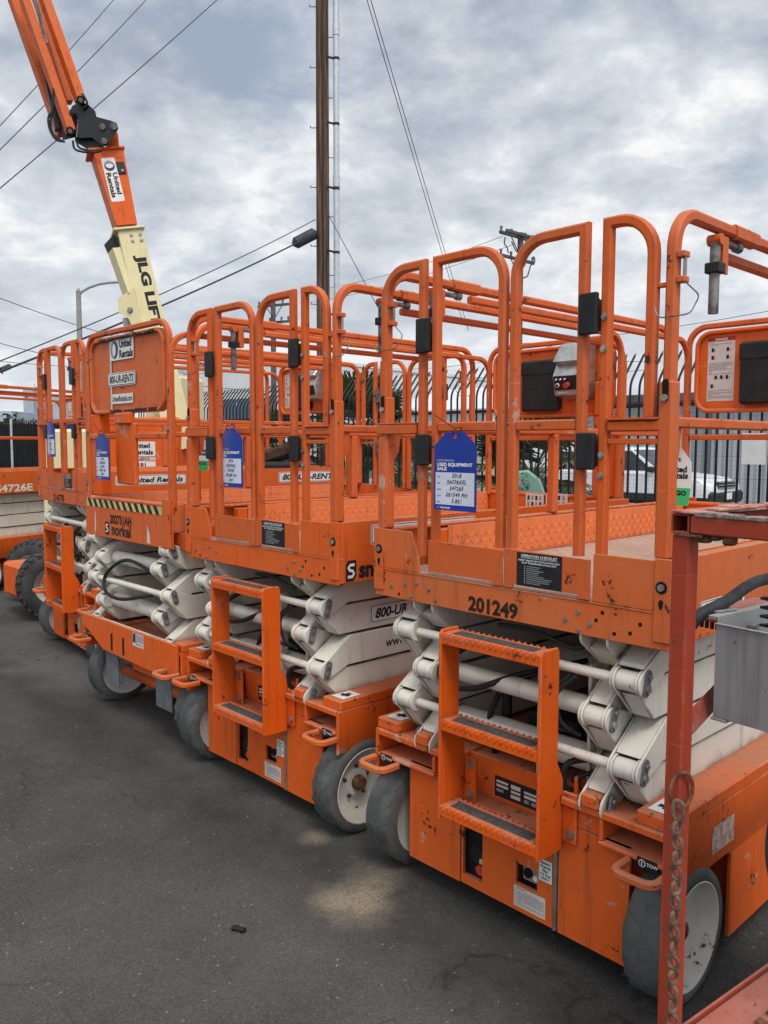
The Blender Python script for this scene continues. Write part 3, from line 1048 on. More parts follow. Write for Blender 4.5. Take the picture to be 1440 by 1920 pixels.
    for (y, z, rad, w) in ((0.035, P0, 0.0155, 0.40), (0.035, P2, 0.0155, 0.40), (0.085, P1 + 0.005, 0.032, 0.31), (0.16, 0.63, 0.044, 0.30), (0.30, 1.02, 0.03, 0.30),
                           (LEN - 0.035, P1, 0.017, 0.40), (LEN - 0.03, P3 + 0.01, 0.017, 0.40), (LEN - 0.09, P2 + 0.005, 0.040, 0.31), (LEN - 0.10, P0, 0.04, 0.31), (0.75, 0.76, 0.05, 0.30), (1.5, 0.89, 0.05, 0.30)):
        m = MB()
        m.cyl((-w, y, z), (w, y, z), rad, 20)
        m.build('cross_tube', CREAM, root)
    # hydraulic hoses and the dark works inside
    for k, pts in enumerate((
        [(-0.20, 0.10, 0.93), (-0.27, 0.02, 0.86), (-0.24, 0.0, 0.80), (-0.13, 0.03, 0.80), (0.0, 0.10, 0.86), (0.14, 0.3, 0.90)],
        [(0.26, 0.02, 0.93), (0.20, -0.01, 0.86), (0.215, 0.0, 0.77), (0.25, 0.04, 0.75)],
        [(0.275, 0.03, 0.93), (0.225, 0.0, 0.87), (0.235, 0.01, 0.78), (0.28, 0.05, 0.74)],
        [(0.30, 0.10, 0.66), (0.24, 0.04, 0.64), (0.23, 0.05, 0.56), (0.27, 0.12, 0.53)],
        [(0.315, 0.12, 0.62), (0.27, 0.07, 0.60), (0.265, 0.08, 0.55), (0.30, 0.14, 0.53)],
        [(-0.14, 0.18, 0.75), (-0.15, 0.14, 0.66), (-0.14, 0.16, 0.53)],
        [(-0.05, 0.06, 1.03), (0.1, 0.05, 1.035), (0.25, 0.04, 1.01), (0.30, 0.05, 1.03)],
        [(-0.28, LEN - 0.03, 0.93), (0.0, LEN - 0.01, 0.97), (0.28, LEN - 0.02, 0.86), (0.26, LEN - 0.0, 0.76), (0.1, LEN - 0.02, 0.73), (-0.26, LEN - 0.03, 0.80)])):
        m = MB()
        m.sweep(smooth(pts), rdprof(0.0105 if k in (0, 3, 5, 7) else 0.0075, 8))
        m.build('hose', BLACK, root)
    m = MB()
    m.box(-0.05, 0.16, 0.22, 0.8, 0.545, 0.70, 0.01, 0)
    m.cyl((-0.12, 0.2, 0.60), (-0.12, 0.2, 0.80), 0.018, 10, mi=0)
    m.box(0.255, 0.268, 0.055, 0.10, 0.537, 0.60, 0.003, 1)
    m.box(0.22, 0.235, 0.09, 0.10, 0.56, 0.60, 0.003, 0)
    m.build('hydraulic_unit', [BLACKM, ORANGE], root)
    m = MB()
    for x in (0.08, 0.27):
        m.box(x, x + 0.012, 0.10, 0.14, 0.545, 0.95, 0.003)
    m.build('support_bracket', CREAM, root)
    # ---------------- platform
    p = MB()
    for s in (-1, 1):
        p.box(s * 0.573, s * 0.585, 0.003, 2.20, Z0 + 0.004, Z1, 0.002)
        p.box(s * 0.545, s * 0.5725, 0.006, 2.20, Z1 - 0.012, Z1 - 0.001, 0.002)
        p.box(s * 0.30, s * 0.36, 0.02, 2.2, 1.075, 1.13, 0.003)
    p.box(-HW - 0.002, HW + 0.002, -0.007, 0.0025, Z0, 1.168, 0.002)
    p.box(-HW - 0.002, HW + 0.002, -0.009, 0.02, 1.166, 1.172, 0.0015)
    p.prism([(-0.587, 1.173), (-0.587, Z1), (-0.40, Z1), (-0.362, 1.235), (-0.357, 1.173)], 1, -0.0085, -0.001, b=0.0015)
    p.prism([(0.345, 1.173), (0.347, Z1 - 0.004), (0.587, Z1 - 0.004), (0.587, 1.173)], 1, -0.0085, -0.001, b=0.0015)
    for s in (-1, 1):
        p.box(s * 0.540, s * 0.5905, -0.0125, 0.001, 1.09, Z1 + 0.003, 0.002)
    p.box(-0.57, 0.57, 2.20, 2.21, 1.072, 1.16, 0.002)
    for (x, z) in ((-0.43, 1.125), (-0.37, 1.135), (-0.50, 1.11), (-0.40, 1.085), (0.30, 1.135), (0.255, 1.105), (0.34, 1.105), (0.30, 1.08), (-0.31, 1.12)):
        bolt(p, (x, -0.007, z), (0, -1, 0), 0.0055, 0.005, mi=1)
    for s in (-1, 1):
        p.cyl((s * 0.562, -0.0125, 1.242), (s * 0.562, -0.0132, 1.242), 0.0175, 16, mi=2)
        p.cyl((s * 0.562, -0.0132, 1.242), (s * 0.562, -0.018, 1.242), 0.0105, 6, mi=1)
        p.prism([(s * 0.562 + 0.008 * math.cos(q_) * (1.0 if math.sin(q_) > 0 else 0.7), 1.195 + 0.014 * math.sin(q_)) for q_ in [i * PI / 6 for i in range(12)]], 1, -0.0132, -0.0126, mi=2)
    for (x, z) in ((0.36, 1.12), (0.42, 1.09), (0.38, 1.145), (0.47, 1.10), (-0.46, 1.085), (-0.54, 1.13), (0.50, 1.13)):
        p.cyl((x, -0.0072, z), (x, -0.0078, z), 0.006, 10, mi=2)
    pl = p.build('platform', [ORANGE, BOLT, DARK], root)
    pl.color = (0.55, 1, 1, 1)
    f = MB()
    f.box(-0.543, 0.543, 0.022, 2.19, 1.150, 1.162, 0.001)
    lozenges(f, (-0.52, 0.03, 1.162), (1, 0, 0), (0, 1, 0), (0, 0, 1), 1.04, 2.1, 0.032, 0.002, 0.026, 0.009)
    f.box(-0.46, 0.50, -0.006, 0.02, 1.1722, 1.1765, 0.001)
    f.build('deck_floor', DECK, root, smooth=0)
    for s in (-1, 1):
        k = MB()
        xk = s * 0.50
        k.box(xk - 0.003, xk + 0.003, 0.30, 2.24, 1.163, 1.312, 0.0015)
        lozenges(k, (xk - s * 0.003, 0.31, 1.166), (0, 1, 0), (0, 0, 1), (-s, 0, 0), 1.92, 0.145, 0.029, 0.0024, 0.026, 0.009)
        k.build('kick_plate', TREADP, root, smooth=0)
        k = MB()
        k.sweep([(s * 0.524, 0.25, 1.285), (s * 0.524, 2.18, 1.285)], sqprof(0.03, 0.03, 0.005), N=(0, 0, 1))
        k.box(s * 0.50, s * 0.54, 0.24, 0.3, 1.19, 1.30, 0.003)
        k.build('deck_slide', ORANGE, root)
        m = MB()
        m.box(s * 0.494, s * 0.4955, 0.315, 0.405, 1.17, 1.225, 0.0)
        m.build('slide_bracket', GREYM, root)
    # rear extension plate
    p = MB()
    p.box(-0.525, 0.525, 2.255, 2.272, 1.078, 1.30, 0.003)
    p.cyl((-0.525, 2.262, 1.306), (0.44, 2.262, 1.306), 0.014, 10)
    p.box(-0.53, -0.445, 2.2725, 2.279, 1.085, 1.34, 0.002)
    p.build('end_plate', ORANGE, root)
    # ---------------- guard rails
    T = sqprof(0.029, 0.031, 0.006)

    def loop(xl, xr, zb, sqL, sqR, y=0.012, zt=ZT, zr=None):
        w = 0.0155
        pts = [(xl + w, y, zb), (xl + w, y, zt - w), (xr - w, y, zt - w), (xr - w, y, zb if zr is None else zr)]
        rL, rR = (0 if sqL else 0.105), (0 if sqR else 0.105)
        lim = (xr - xl - 2 * w) * 0.98
        return fillet(pts, [min(rL, lim), min(rR, lim)], 8)
    g = MB()
    g.sweep(loop(-0.568, -0.347, 1.705, False, True, zr=1.235), T, N=(0, 1, 0))
    g.box(-0.575, -0.381, -0.010, 0.034, 1.7005, 1.7065, 0.001)
    g.box(-0.576, -0.538, -0.008, 0.028, Z1, 1.655, 0.005)
    g.box(-0.583, -0.381, -0.010, 0.028, 1.664, 1.700, 0.004)
    g.build('guard_rail', RAIL, root)
    g = MB()
    g.sweep(loop(0.345, 0.515, Z1 - 0.01, True, False, zr=1.705), T, N=(0, 1, 0))
    g.box(0.378, 0.535, -0.012, 0.034, 1.6975, 1.7040, 0.001)
    g.box(0.3765, 0.541, -0.006, 0.028, 1.666, 1.697, 0.004)
    g.box(0.3765, 0.541, 0.0, 0.02, 1.630, 1.646, 0.002)
    g.box(0.514, 0.545, 0.004, 0.022, 2.05, 2.062, 0.002)
    for z in (1.60, 1.54, 1.90, 1.99):
        bolt(g, (0.361, -0.0045, z), (0, -1, 0), 0.007, 0.006, mi=1)
    g.build('guard_rail', [RAIL, BOLT], root)
    for s in (-1, 1):
        g = MB()
        xs = s * 0.552
        pth = fillet([(xs, 0.020, 1.70), (xs, 0.020, 2.25), (xs, 2.13, 2.25), (xs, 2.13, 1.33)], [0.10, 0.12], 8)
        g.sweep(pth, sqprof(0.032, 0.033, 0.007), N=(1, 0, 0))
        g.box(xs - 0.0205, xs + 0.0205, -0.004, 0.041, Z1 + 0.001, 1.80, 0.005)        # socket post
        g.sweep([(xs, 0.041, 1.690), (xs, 2.115, 1.690)], sqprof(0.028, 0.030, 0.005), N=(1, 0, 0))
        g.box(xs - 0.02, xs + 0.02, 1.05, 1.09, Z1, 1.676, 0.005)
        g.prism([(0.052, 1.675), (0.052, 1.57), (0.075, 1.60), (0.085, 1.675)], 0, xs - 0.004, xs + 0.004)
        g.sweep([(xs, 0.36, 2.25), (xs, 0.52, 2.25)], sqprof(0.040, 0.043, 0.007), N=(1, 0, 0))   # sliding sleeve
        # outer rails of the sliding platform, a hand lower
        xi = s * 0.505
        pth = fillet([(xi, 0.42, 2.195), (xi, 2.245, 2.195), (xi, 2.245, 1.31)], [0.11], 8)
        g.sweep(pth, sqprof(0.028, 0.030, 0.006), N=(1, 0, 0))
        g.cyl((xs, -0.004, 1.755), (xs, -0.014, 1.755), 0.010, 6, mi=1)
        g.prism([(xs + 0.010 * math.cos(t), 1.775 + (0.022 if math.sin(t) > 0 else -0.022) + 0.008 * math.sin(t)) for t in [i * PI / 6 for i in range(12)]], 1, -0.0050, -0.0044, mi=2)
        for z in (2.13, 2.065):
            g.box(xs + 0.015, xs + 0.038, 0.005, 0.035, z - 0.008, z + 0.008, 0.002)
        g.cyl((xs + 0.032, 0.02, 2.06), (xs + 0.032, 0.02, 2.135), 0.005, 8, mi=1)
        sr = g.build('side_rail', [RAIL, BOLT, DARK], root)
        q = MB()
        q.sweep(fillet([(xs + 0.032, 0.02, 2.06), (xs + 0.07, 0.03, 2.02), (xs + 0.06, 0.0, 1.97), (xs - 0.02, -0.02, 1.965), (xs - 0.035, -0.016, 2.0)], 0.02, 4), rdprof(0.002, 6))
        q.build('lanyard', TUBEM, sr)
        # locking bar hanging from the sleeve
        q = MB()
        yl = 0.26
        q.cyl((xs, yl, 2.215), (xs, yl, 2.005), 0.0145, 14, mi=0)
        q.box(xs - 0.022, xs + 0.022, yl - 0.02, yl + 0.025, 2.118, 2.148, 0.003, 1)
        q.box(xs - 0.015, xs - 0.007, yl + 0.02, yl + 0.055, 2.12, 2.225, 0.002, 2)
        q.box(xs + 0.007, xs + 0.015, yl + 0.02, yl + 0.055, 2.12, 2.225, 0.002, 2)
        q.cyl((xs - 0.02, yl + 0.0, 2.212), (xs + 0.02, yl + 0.0, 2.212), 0.016, 12, mi=2)
        q.cyl((xs, yl - 0.005, 2.212), (xs, yl + 0.14, 2.212), 0.010, 10, mi=0)
        q.cyl((xs, yl + 0.13, 2.212), (xs, yl + 0.155, 2.212), 0.015, 10, mi=0)
        q.build('locking_bar', [TUBEM, BLACK, RAIL], sr)
    # gates
    for k, (xl, xr, sl_, sr_, zk) in enumerate(((-0.311, 0.006, True, False, 1.296), (0.022, 0.300, False, True, 1.300))):
        g = MB()
        g.sweep(loop(xl, xr, zk, sl_, sr_, 0.010), T, N=(0, 1, 0))
        g.box(xl + 0.0305, xr - 0.0305, -0.004, 0.024, 1.672, 1.704, 0.004)
        if k == 0:
            g.prism([(xl + 0.0, 1.186), (xl, zk), (xr + 0.010, zk - 0.004), (xr + 0.010, 1.176), (xr - 0.03, 1.176), (xr - 0.035, 1.188)], 1, -0.0125, -0.006, b=0.001)
        else:
            g.prism([(xl, 1.176), (xl, zk), (0.338, zk - 0.006), (0.338, 1.176), (0.30, 1.176), (0.295, 1.188), (0.06, 1.188), (0.055, 1.176)], 1, -0.0125, -0.006, b=0.001)
        gt = g.build('gate', RAIL, root)
        px0, px1 = ((-0.372, -0.308), (0.284, 0.345))[k]
        for z in (1.61, 2.0):
            m = MB()
            m.box(px0 + 0.004, px1 - 0.004, 0.026, 0.031, z - 0.045, z + 0.045, 0.001, 0)
            m.cyl(((px0 + px1) / 2, 0.033, z - 0.05), ((px0 + px1) / 2, 0.033, z + 0.05), 0.007, 8, mi=0)
            m.build('hinge', TUBEM, gt)
        for (za, zb2) in ((1.943, 2.06), (1.557, 1.664)):
            m = MB()
            m.box(px0, px1, -0.022, -0.005, za, zb2, 0.004)
            m.build('bumper_pad', BLACK, gt)
    # checklist sticker on the right-hand gate
    d = Decal((0.075, -0.0128, 1.188), (1, 0, 0), (0, 0, 1))
    d.rect(0, 0, 0.168, 0.106, INK, 0)
    d.text('OPERATORS CHECKLIST', 0.084, 0.092, 0.0085, WHITE, 1, align='C', w=0.135)
    d.rect(0.016, 0.0885, 0.152, 0.0895, WHITE, 1)
    d.text('INSPECT AND/OR TEST THE FOLLOWING DAILY', 0.084, 0.079, 0.0055, WHITE, 1, align='C', w=0.155)
    d.text('OR AT THE BEGINNING OF EACH SHIFT', 0.084, 0.071, 0.0055, WHITE, 1, align='C', w=0.13)
    rr = random.Random(4)
    for i in range(10):
        y = 0.062 - i * 0.0058
        d.rect(0.030, y, 0.033, y + 0.0018, WHITE, 1)
        d.rect(0.038, y, 0.038 + rr.uniform(0.04, 0.10), y + 0.0022, GREYI, 1)
    d.build('checklist_sticker', root)
    # ---------------- rear end: panel, controls, column
    yp = 2.235
    m = MB()
    rp = []
    for cx, cz, a in ((0.365, 2.15, 0), (-0.365, 2.15, 90), (-0.365, 1.885, 180), (0.365, 1.885, 270)):
        for k in range(7):
            t = math.radians(a + 15 * k)
            rp.append((cx + 0.075 * math.cos(t), cz + 0.075 * math.sin(t)))
    m.prism(rp, 1, yp - 0.004, yp + 0.004)
    m.sweep([(x, yp, z) for x, z in rp], sqprof(0.045, 0.022, 0.006), N=(0, 1, 0), closed=True)
    cp = m.build('control_panel', ORANGE, root)
    cp.color = (0.75, 1, 1, 1)
    m = MB()
    m.box(-0.20, 0.09, yp - 0.045, yp - 0.006, 1.84, 2.155, 0.012)
    m.box(-0.205, 0.095, yp - 0.049, yp - 0.006, 2.06, 2.158, 0.012)
    m.build('document_box', BLACK, root)
    d = Decal((-0.385, yp - 0.0045, 1.862), (1, 0, 0), (0, 0, 1))
    d.rect(0, 0, 0.145, 0.335, PINKW, 0)
    d.rect(0, 0.315, 0.145, 0.335, REDI, 1)
    d.text('DANGER', 0.0725, 0.319, 0.012, WHITE, 2, align='C', bold=0.03)
    fine_print(d, 0.008, 0.29, 0.137, 0.31, 3, GREYI, 1, 2)
    for (x, y) in ((0.02, 0.26), (0.10, 0.26), (0.02, 0.22), (0.10, 0.22), (0.04, 0.115), (0.07, 0.115), (0.10, 0.115), (0.02, 0.07)):
        d.rect(x, y, x + 0.014, y + 0.02, INK, 1)
        d.rect(x + 0.018, y, x + 0.022, y + 0.012, GREYI, 1)
    fine_print(d, 0.008, 0.14, 0.137, 0.205, 9, GREYI, 1, 3)
    fine_print(d, 0.008, 0.008, 0.137, 0.06, 8, GREYI, 1, 5)
    d.build('warning_sticker', root)
    # stainless control box with angled face, hood above
    m = MB()
    m.prism([(yp - 0.01, 1.90), (yp - 0.13, 1.925), (yp - 0.155, 2.04), (yp - 0.12, 2.11), (yp - 0.16, 2.125), (yp - 0.075, 2.235), (yp - 0.02, 2.25), (yp - 0.01, 2.24)], 0, 0.12, 0.33, mi=0, b=0.004)
    cb = m.build('control_box', STEEL, root)
    m = MB()
    m.add([(0.128, yp - 0.139, 1.955), (0.322, yp - 0.139, 1.955), (0.322, yp - 0.1575, 2.037), (0.128, yp - 0.1575, 2.037)], [(0, 1, 2, 3)], 0)
    for x in (0.15, 0.18, 0.21):
        m.cyl((x, yp - 0.152, 2.02), (x, yp - 0.165, 2.016), 0.005, 8, mi=2)
    m.cyl((0.155, yp - 0.145, 1.985), (0.155, yp - 0.158, 1.982), 0.013, 12, mi=2)
    m.cyl((0.155, yp - 0.155, 1.982), (0.155, yp - 0.160, 1.981), 0.009, 12, mi=0)
    m.cyl((0.225, yp - 0.145, 1.985), (0.225, yp - 0.172, 1.978), 0.017, 14, mi=1)
    for k in range(5):
        m.box(0.15, 0.22, yp - 0.1365 + k * 0.001, yp - 0.133, 1.935 + k * 0.004, 1.9365 + k * 0.004, 0, 2)
    m.build('control_face', [BLACK, REDB, WHITE], cb)
    m = MB()
    m.box(0.345, 0.47, yp - 0.05, yp + 0.02, 1.32, 1.801, 0.006)
    m.box(0.35, 0.465, yp - 0.055, yp - 0.02, 1.80, 2.0, 0.006)
    m.build('control_column', ORANGE, root)
    m = MB()
    cc = []
    for k in range(150):
        a = k * 0.8
        cc.append((0.30 + 0.010 * math.cos(a), yp - 0.06 + 0.010 * math.sin(a), 1.70 - k * 0.0027))
    m.sweep(cc, rdprof(0.003, 5))
    m.build('coil_cable', BLACK, root)
    g = MB()
    for x in (-0.50, 0.48):
        g.box(x - 0.017, x + 0.017, yp - 0.008, yp + 0.028, 1.29, 1.83, 0.005)
    g.sweep(fillet([(-0.50, yp + 0.012, 1.80), (-0.50, yp + 0.012, 2.262), (0.48, yp + 0.012, 2.262), (0.48, yp + 0.012, 1.80)], 0.1, 8), sqprof(0.028, 0.030, 0.006), N=(0, 1, 0))
    g.box(-0.478, 0.458, yp - 0.002, yp + 0.03, 1.655, 1.685, 0.004)
    for x in (-0.50, 0.48):
        g.cyl((x, yp + 0.028, 1.70), (x, yp + 0.040, 1.70), 0.011, 6, mi=1)
    g.build('end_rail', [RAIL, BOLT], root)
    # small stickers of the nose
    d = Decal((0.150, 0.0303, 0.235), (1, 0, 0), (0, 0, 1))
    d.rect(0, 0, 0.05, 0.072, WHITE, 0)
    for i, w in enumerate(('Battery', 'Charger', 'Plug', '115 Volt', 'ONLY')):
        d.text(w, 0.025, 0.058 - i * 0.013, 0.009, INK, 1, align='C')
    d.build('charger_sticker', root)
    d = Decal((0.052, 0.0303, 0.108), (1, 0, 0), (0, 0, 1))
    d.rect(0, 0, 0.125, 0.070, PINKW, 0)
    fine_print(d, 0.012, 0.06, 0.112, 0.068, 1, INK, 1, 7)
    for i in range(8):
        d.rect(0.006, 0.006 + i * 0.0068, 0.119, 0.0066 + i * 0.0068, GREYI, 1)
    for x in (0.006, 0.018, 0.05, 0.085, 0.119):
        d.rect(x, 0.006, x + 0.0007, 0.054, GREYI, 1)
    fine_print(d, 0.02, 0.008, 0.117, 0.056, 7, GREYI, 1, 8)
    d.build('spec_sticker', root)
    d = Decal((-0.085, 0.0936, 0.420), (1, 0, 0), (0, 0, 1))
    d.rect(0, 0, 0.19, 0.072, INK, 0)
    for (x, y, w_, h_) in ((0.008, 0.05, 0.05, 0.008), (0.008, 0.035, 0.05, 0.009), (0.008, 0.018, 0.03, 0.01), (0.07, 0.045, 0.04, 0.014), (0.07, 0.03, 0.04, 0.009), (0.07, 0.012, 0.04, 0.012), (0.125, 0.045, 0.05, 0.008), (0.125, 0.03, 0.05, 0.01), (0.125, 0.012, 0.02, 0.012), (0.155, 0.012, 0.02, 0.012)):
        d.rect(x, y, x + w_, y + h_, GREYI if w_ < 0.035 else PINKW, 1)
    d.build('name_plate', root)
    for s in (-1, 1):
        d = Decal((s * 0.545 - 0.037, 0.05, 0.5852), (1, 0, 0), (0, 1, 0))
        d.rect(0, 0, 0.075, 0.10, WHITE, 0)
        d.rect(0.012, 0.035, 0.06, 0.055, INK, 1)
        d.rect(0.025, 0.05, 0.05, 0.075, INK, 1)
        d.rect(0.03, 0.025, 0.04, 0.04, INK, 1)
        d.build('foot_sticker', root)
    return root


GRIP = simple("grip_tape", (0.085, 0.083, 0.08), 0.95, var=0.3, scale=60, bmp=0.6)
SP = [at(672, 1692, 3.0), at(592, 1570, 3.5), at(700, 1600, 3.3)]


def gpt(px, py):
    """ground point under a pixel"""
    d = at(px, py, 1.0) - CAM
    k = -CAM.z / d.z
    return CAM + d * k


def on_x(px, py, x):
    d = at(px, py, 1.0) - CAM
    return CAM + d * ((x - CAM.x) / d.x)


def on_y(px, py, y):
    d = at(px, py, 1.0) - CAM
    return CAM + d * ((y - CAM.y) / d.y)



SAND = [(*gpt(664, 1690)[:2], 0.19, 0.85), (*gpt(712, 1645)[:2], 0.15, 0.35), (*gpt(592, 1570)[:2], 0.08, 0.5)]

# ================================================================== setting
g = MB()
g.add([(-900, -900, 0), (900, -900, 0), (900, 900, 0), (-900, 900, 0)], [(0, 1, 2, 3)])
g.build('ground', groundmat(), smooth=0)['kind'] = 'structure'
g = MB()
g.add([(-300, 8.6, 0.004), (300, 8.6, 0.004), (300, 24, 0.004), (-300, 24, 0.004)], [(0, 1, 2, 3)])
g.build('road', simple("pale_street", (0.25, 0.245, 0.23), 0.9, var=0.15, scale=1.5), smooth=0)['kind'] = 'structure'
g = MB()
g.box(-300, 300, 7.2, 8.6, 0.0, 0.12, 0.02)
g.build('pavement', CONC)['kind'] = 'structure'

# loose stones
st = MB()
rs = random.Random(3)
for i in range(900):
    if i < 600:
        x, y = rs.uniform(-3.2, 1.2), rs.uniform(-2.2, 0.4)
    else:
        x, y = rs.uniform(-8, 1.2), rs.uniform(-3.0, 0.6)
    r = rs.choice((0.0012, 0.0015, 0.0015, 0.002, 0.002, 0.003, 0.0045))
    c0 = Vector((x, y, r * 0.35))
    vs = [c0 + Vector((rs.uniform(0.6, 1.3) * r * a, rs.uniform(0.6, 1.3) * r * b, rs.uniform(0.5, 0.9) * r * c)) for a, b, c in ((1, 0, 0), (-1, 0, 0), (0, 1, 0), (0, -1, 0), (0, 0, 1), (0, 0, -1))]
    st.add(vs, [(0, 2, 4), (2, 1, 4), (1, 3, 4), (3, 0, 4), (2, 0, 5), (1, 2, 5), (3, 1, 5), (0, 3, 5)], mi=rs.choice((0, 0, 0, 1, 2)))
tag(st.build('gravel', [simple("stone_grey", (0.17, 0.165, 0.155), 0.9), simple("stone_pale", (0.30, 0.27, 0.235), 0.9), simple("stone_dark", (0.05, 0.05, 0.05), 0.9)]), 'small loose stones scattered over the asphalt', 'gravel', kind='stuff')
# scrap of dark rubber on the asphalt
q = gpt(449, 1747)
m = MB()
m.M = Matrix.Translation(q) @ Matrix.Rotation(0.55, 4, 'Z')
m.sweep([(-0.024, 0, 0.006), (-0.01, 0.003, 0.010), (0.008, 0.001, 0.007), (0.024, -0.004, 0.010)], [(0.005, -0.009), (0.006, 0.0), (0.003, 0.010), (-0.004, 0.008), (-0.005, -0.008)])
tag(m.build('debris', BLACK), 'small dark scrap of rubber lying on the open asphalt', 'debris')

# ================================================================== the five lifts
lift1 = make_lift()
GL = 'scissor lifts parked in a row'


def place(o, x, y, rz, label, dz=0.0):
    o.location = (x, y, dz)
    o.rotation_euler = (0, 0, rz)
    tag(o, label, 'scissor lift', GL)
    return o


lift2, lift3, lift4, lift5 = [copy_tree(lift1) for _ in range(4)]
place(lift1, 0, 0, 0, 'nearest scissor lift with dusty faded platform stencilled 201249')
place(lift2, -1.435, 0.008, 0, 'second nearest lift, bright orange with a black S emblem on its platform corner')
place(lift3, -2.70, 2.29, PI, 'lift parked back to front with black and yellow striped end plate')
place(lift4, -4.541, 0.411, -0.075, 'lift stencilled 214778 between the striped lift and big black wheels')
place(lift5, -8.16, 0.45, math.radians(21), 'farthest lift, seen side on with white S4726E lettering')


def each(o, fn):
    for ch in o.children:
        fn(ch)
        each(ch, fn)


# the fourth machine stands with its deck raised a hand higher, the stack a little more open
def lift_up(o, dz, dz_deck):
    for ch in o.children:
        n = ch.name.split('.')[0]
        if n in ('scissor_arm', 'pivot_pin', 'cross_tube'):
            pass
        elif n in ('platform', 'deck_floor', 'kick_plate', 'deck_slide', 'slide_bracket', 'end_plate', 'guard_rail', 'side_rail', 'gate', 'checklist_sticker', 'control_panel', 'document_box', 'warning_sticker', 'control_box', 'control_column', 'coil_cable', 'end_rail'):
            ch.location.z += dz_deck
        if n in ('scissor_arm', 'pivot_pin', 'cross_tube', 'hose'):
            # stretch the stack about its foot
            ch.scale.z = 1 + dz
            ch.location.z -= 0.55 * dz


lift_up(lift4, 0.21, 0.109)
# the second machine's platform sits a little to the right on its stack
for ch in lift2.children:
    if ch.name.split('.')[0] in ('platform', 'deck_floor', 'kick_plate', 'deck_slide', 'slide_bracket', 'end_plate', 'guard_rail', 'side_rail', 'gate', 'checklist_sticker', 'control_panel', 'document_box', 'warning_sticker', 'control_box', 'control_column', 'coil_cable', 'end_rail'):
        ch.location.x += 0.034


def fade(o, k, names=None):
    def f(ch):
        n = ch.name.split('.')[0]
        if names is None or n in names:
            ch.color = (max(0, ch.color[0] - k), 1, 1, 1)
    each(o, f)


fade(lift1, 0.42, ('platform',))
fade(lift1, 0.12, ('side_rail', 'gate', 'guard_rail', 'chassis', 'ladder'))
fade(lift2, 0.0)
each(lift2, lambda c: setattr(c, 'color', (0.9 if c.name.startswith('platform') else c.color[0], 1, 1, 1)))
fade(lift3, 0.25, ('end_plate', 'chassis', 'control_panel'))
fade(lift4, 0.15, ('platform', 'gate'))

ZDIR, XDIR, YDIR = (0, 0, 1), (1, 0, 0), (0, 1, 0)


def rental_plate(o, origin, ux, w, h, kind='ur', name='rental_sticker', border=NAVY, shear=0.22):
    d = Decal(origin, ux, ZDIR)
    d.rect(0, 0, w, h, WHITE, 0, r=h * 0.18)
    b = h * 0.05
    d.rect(b, b, w - b, h - b, border, 1, r=h * 0.15)
    d.rect(b * 1.8, b * 1.8, w - b * 1.8, h - b * 1.8, WHITE, 2, r=h * 0.13)
    if kind == 'ur':
        d.ringmark(h * 0.75, h * 0.5, h * 0.34, 3)
        d.text('United Rentals', h * 1.35, h * 0.27, h * 0.50, INK, 3, bold=0.035, shear=shear, w=w - h * 1.7)
    else:
        d.text('800-UR-RENTS', w * 0.5, h * 0.26, h * 0.52, INK, 3, bold=0.035, shear=shear, w=w * 0.88, align='C')
    return d.build(name, o)


def stencil(o, txt, origin, ux, w, h, m=STENCIL):
    d = Decal(origin, ux, ZDIR)
    d.text(txt, 0, 0, h, m, 0, bold=0.04, w=w)
    q = d.build('stencilled_number', o)
    q.color = (0.3, 1, 1, 1)
    return q


# ---- nearest lift
stencil(lift1, '201249', (-0.128, -0.0072, 1.078), XDIR, 0.205, 0.047)
rental_plate(lift1, (0.5852, 0.17, 1.130), YDIR, 0.30, 0.052)
d = Decal((0.6022, 0.27, 0.40), YDIR, ZDIR)
d.rect(0, 0, 0.15, 0.085, simple("scuffed_label", (0.5, 0.42, 0.38), 0.7, var=0.6, scale=50, bmp=0.0, dark=(0.28, 0.12, 0.08)), 0)
d.build('scuffed_sticker', lift1)


def emblem(d, x, y, h):
    """black block with a white S, then the maker's lower-case word"""
    w = h * 0.66
    d.poly([(x, y), (x + w * 0.75, y), (x + w, y + h * 0.25), (x + w, y + h), (x + w * 0.2, y + h), (x, y + h * 0.82)], INK, 0)
    s_ = [(x + w * 0.82, y + h * 0.78), (x + w * 0.40, y + h * 0.78), (x + w * 0.24, y + h * 0.66), (x + w * 0.34, y + h * 0.54), (x + w * 0.66, y + h * 0.48), (x + w * 0.76, y + h * 0.36), (x + w * 0.62, y + h * 0.22), (x + w * 0.18, y + h * 0.22)]
    vs, fs = stroke_poly(s_, h * 0.14)
    d.put(vs, fs, WHITE, 1)
    d.text('snorkel', x + w * 1.25, y + h * 0.14, h * 0.78, INK, 0, bold=0.045)


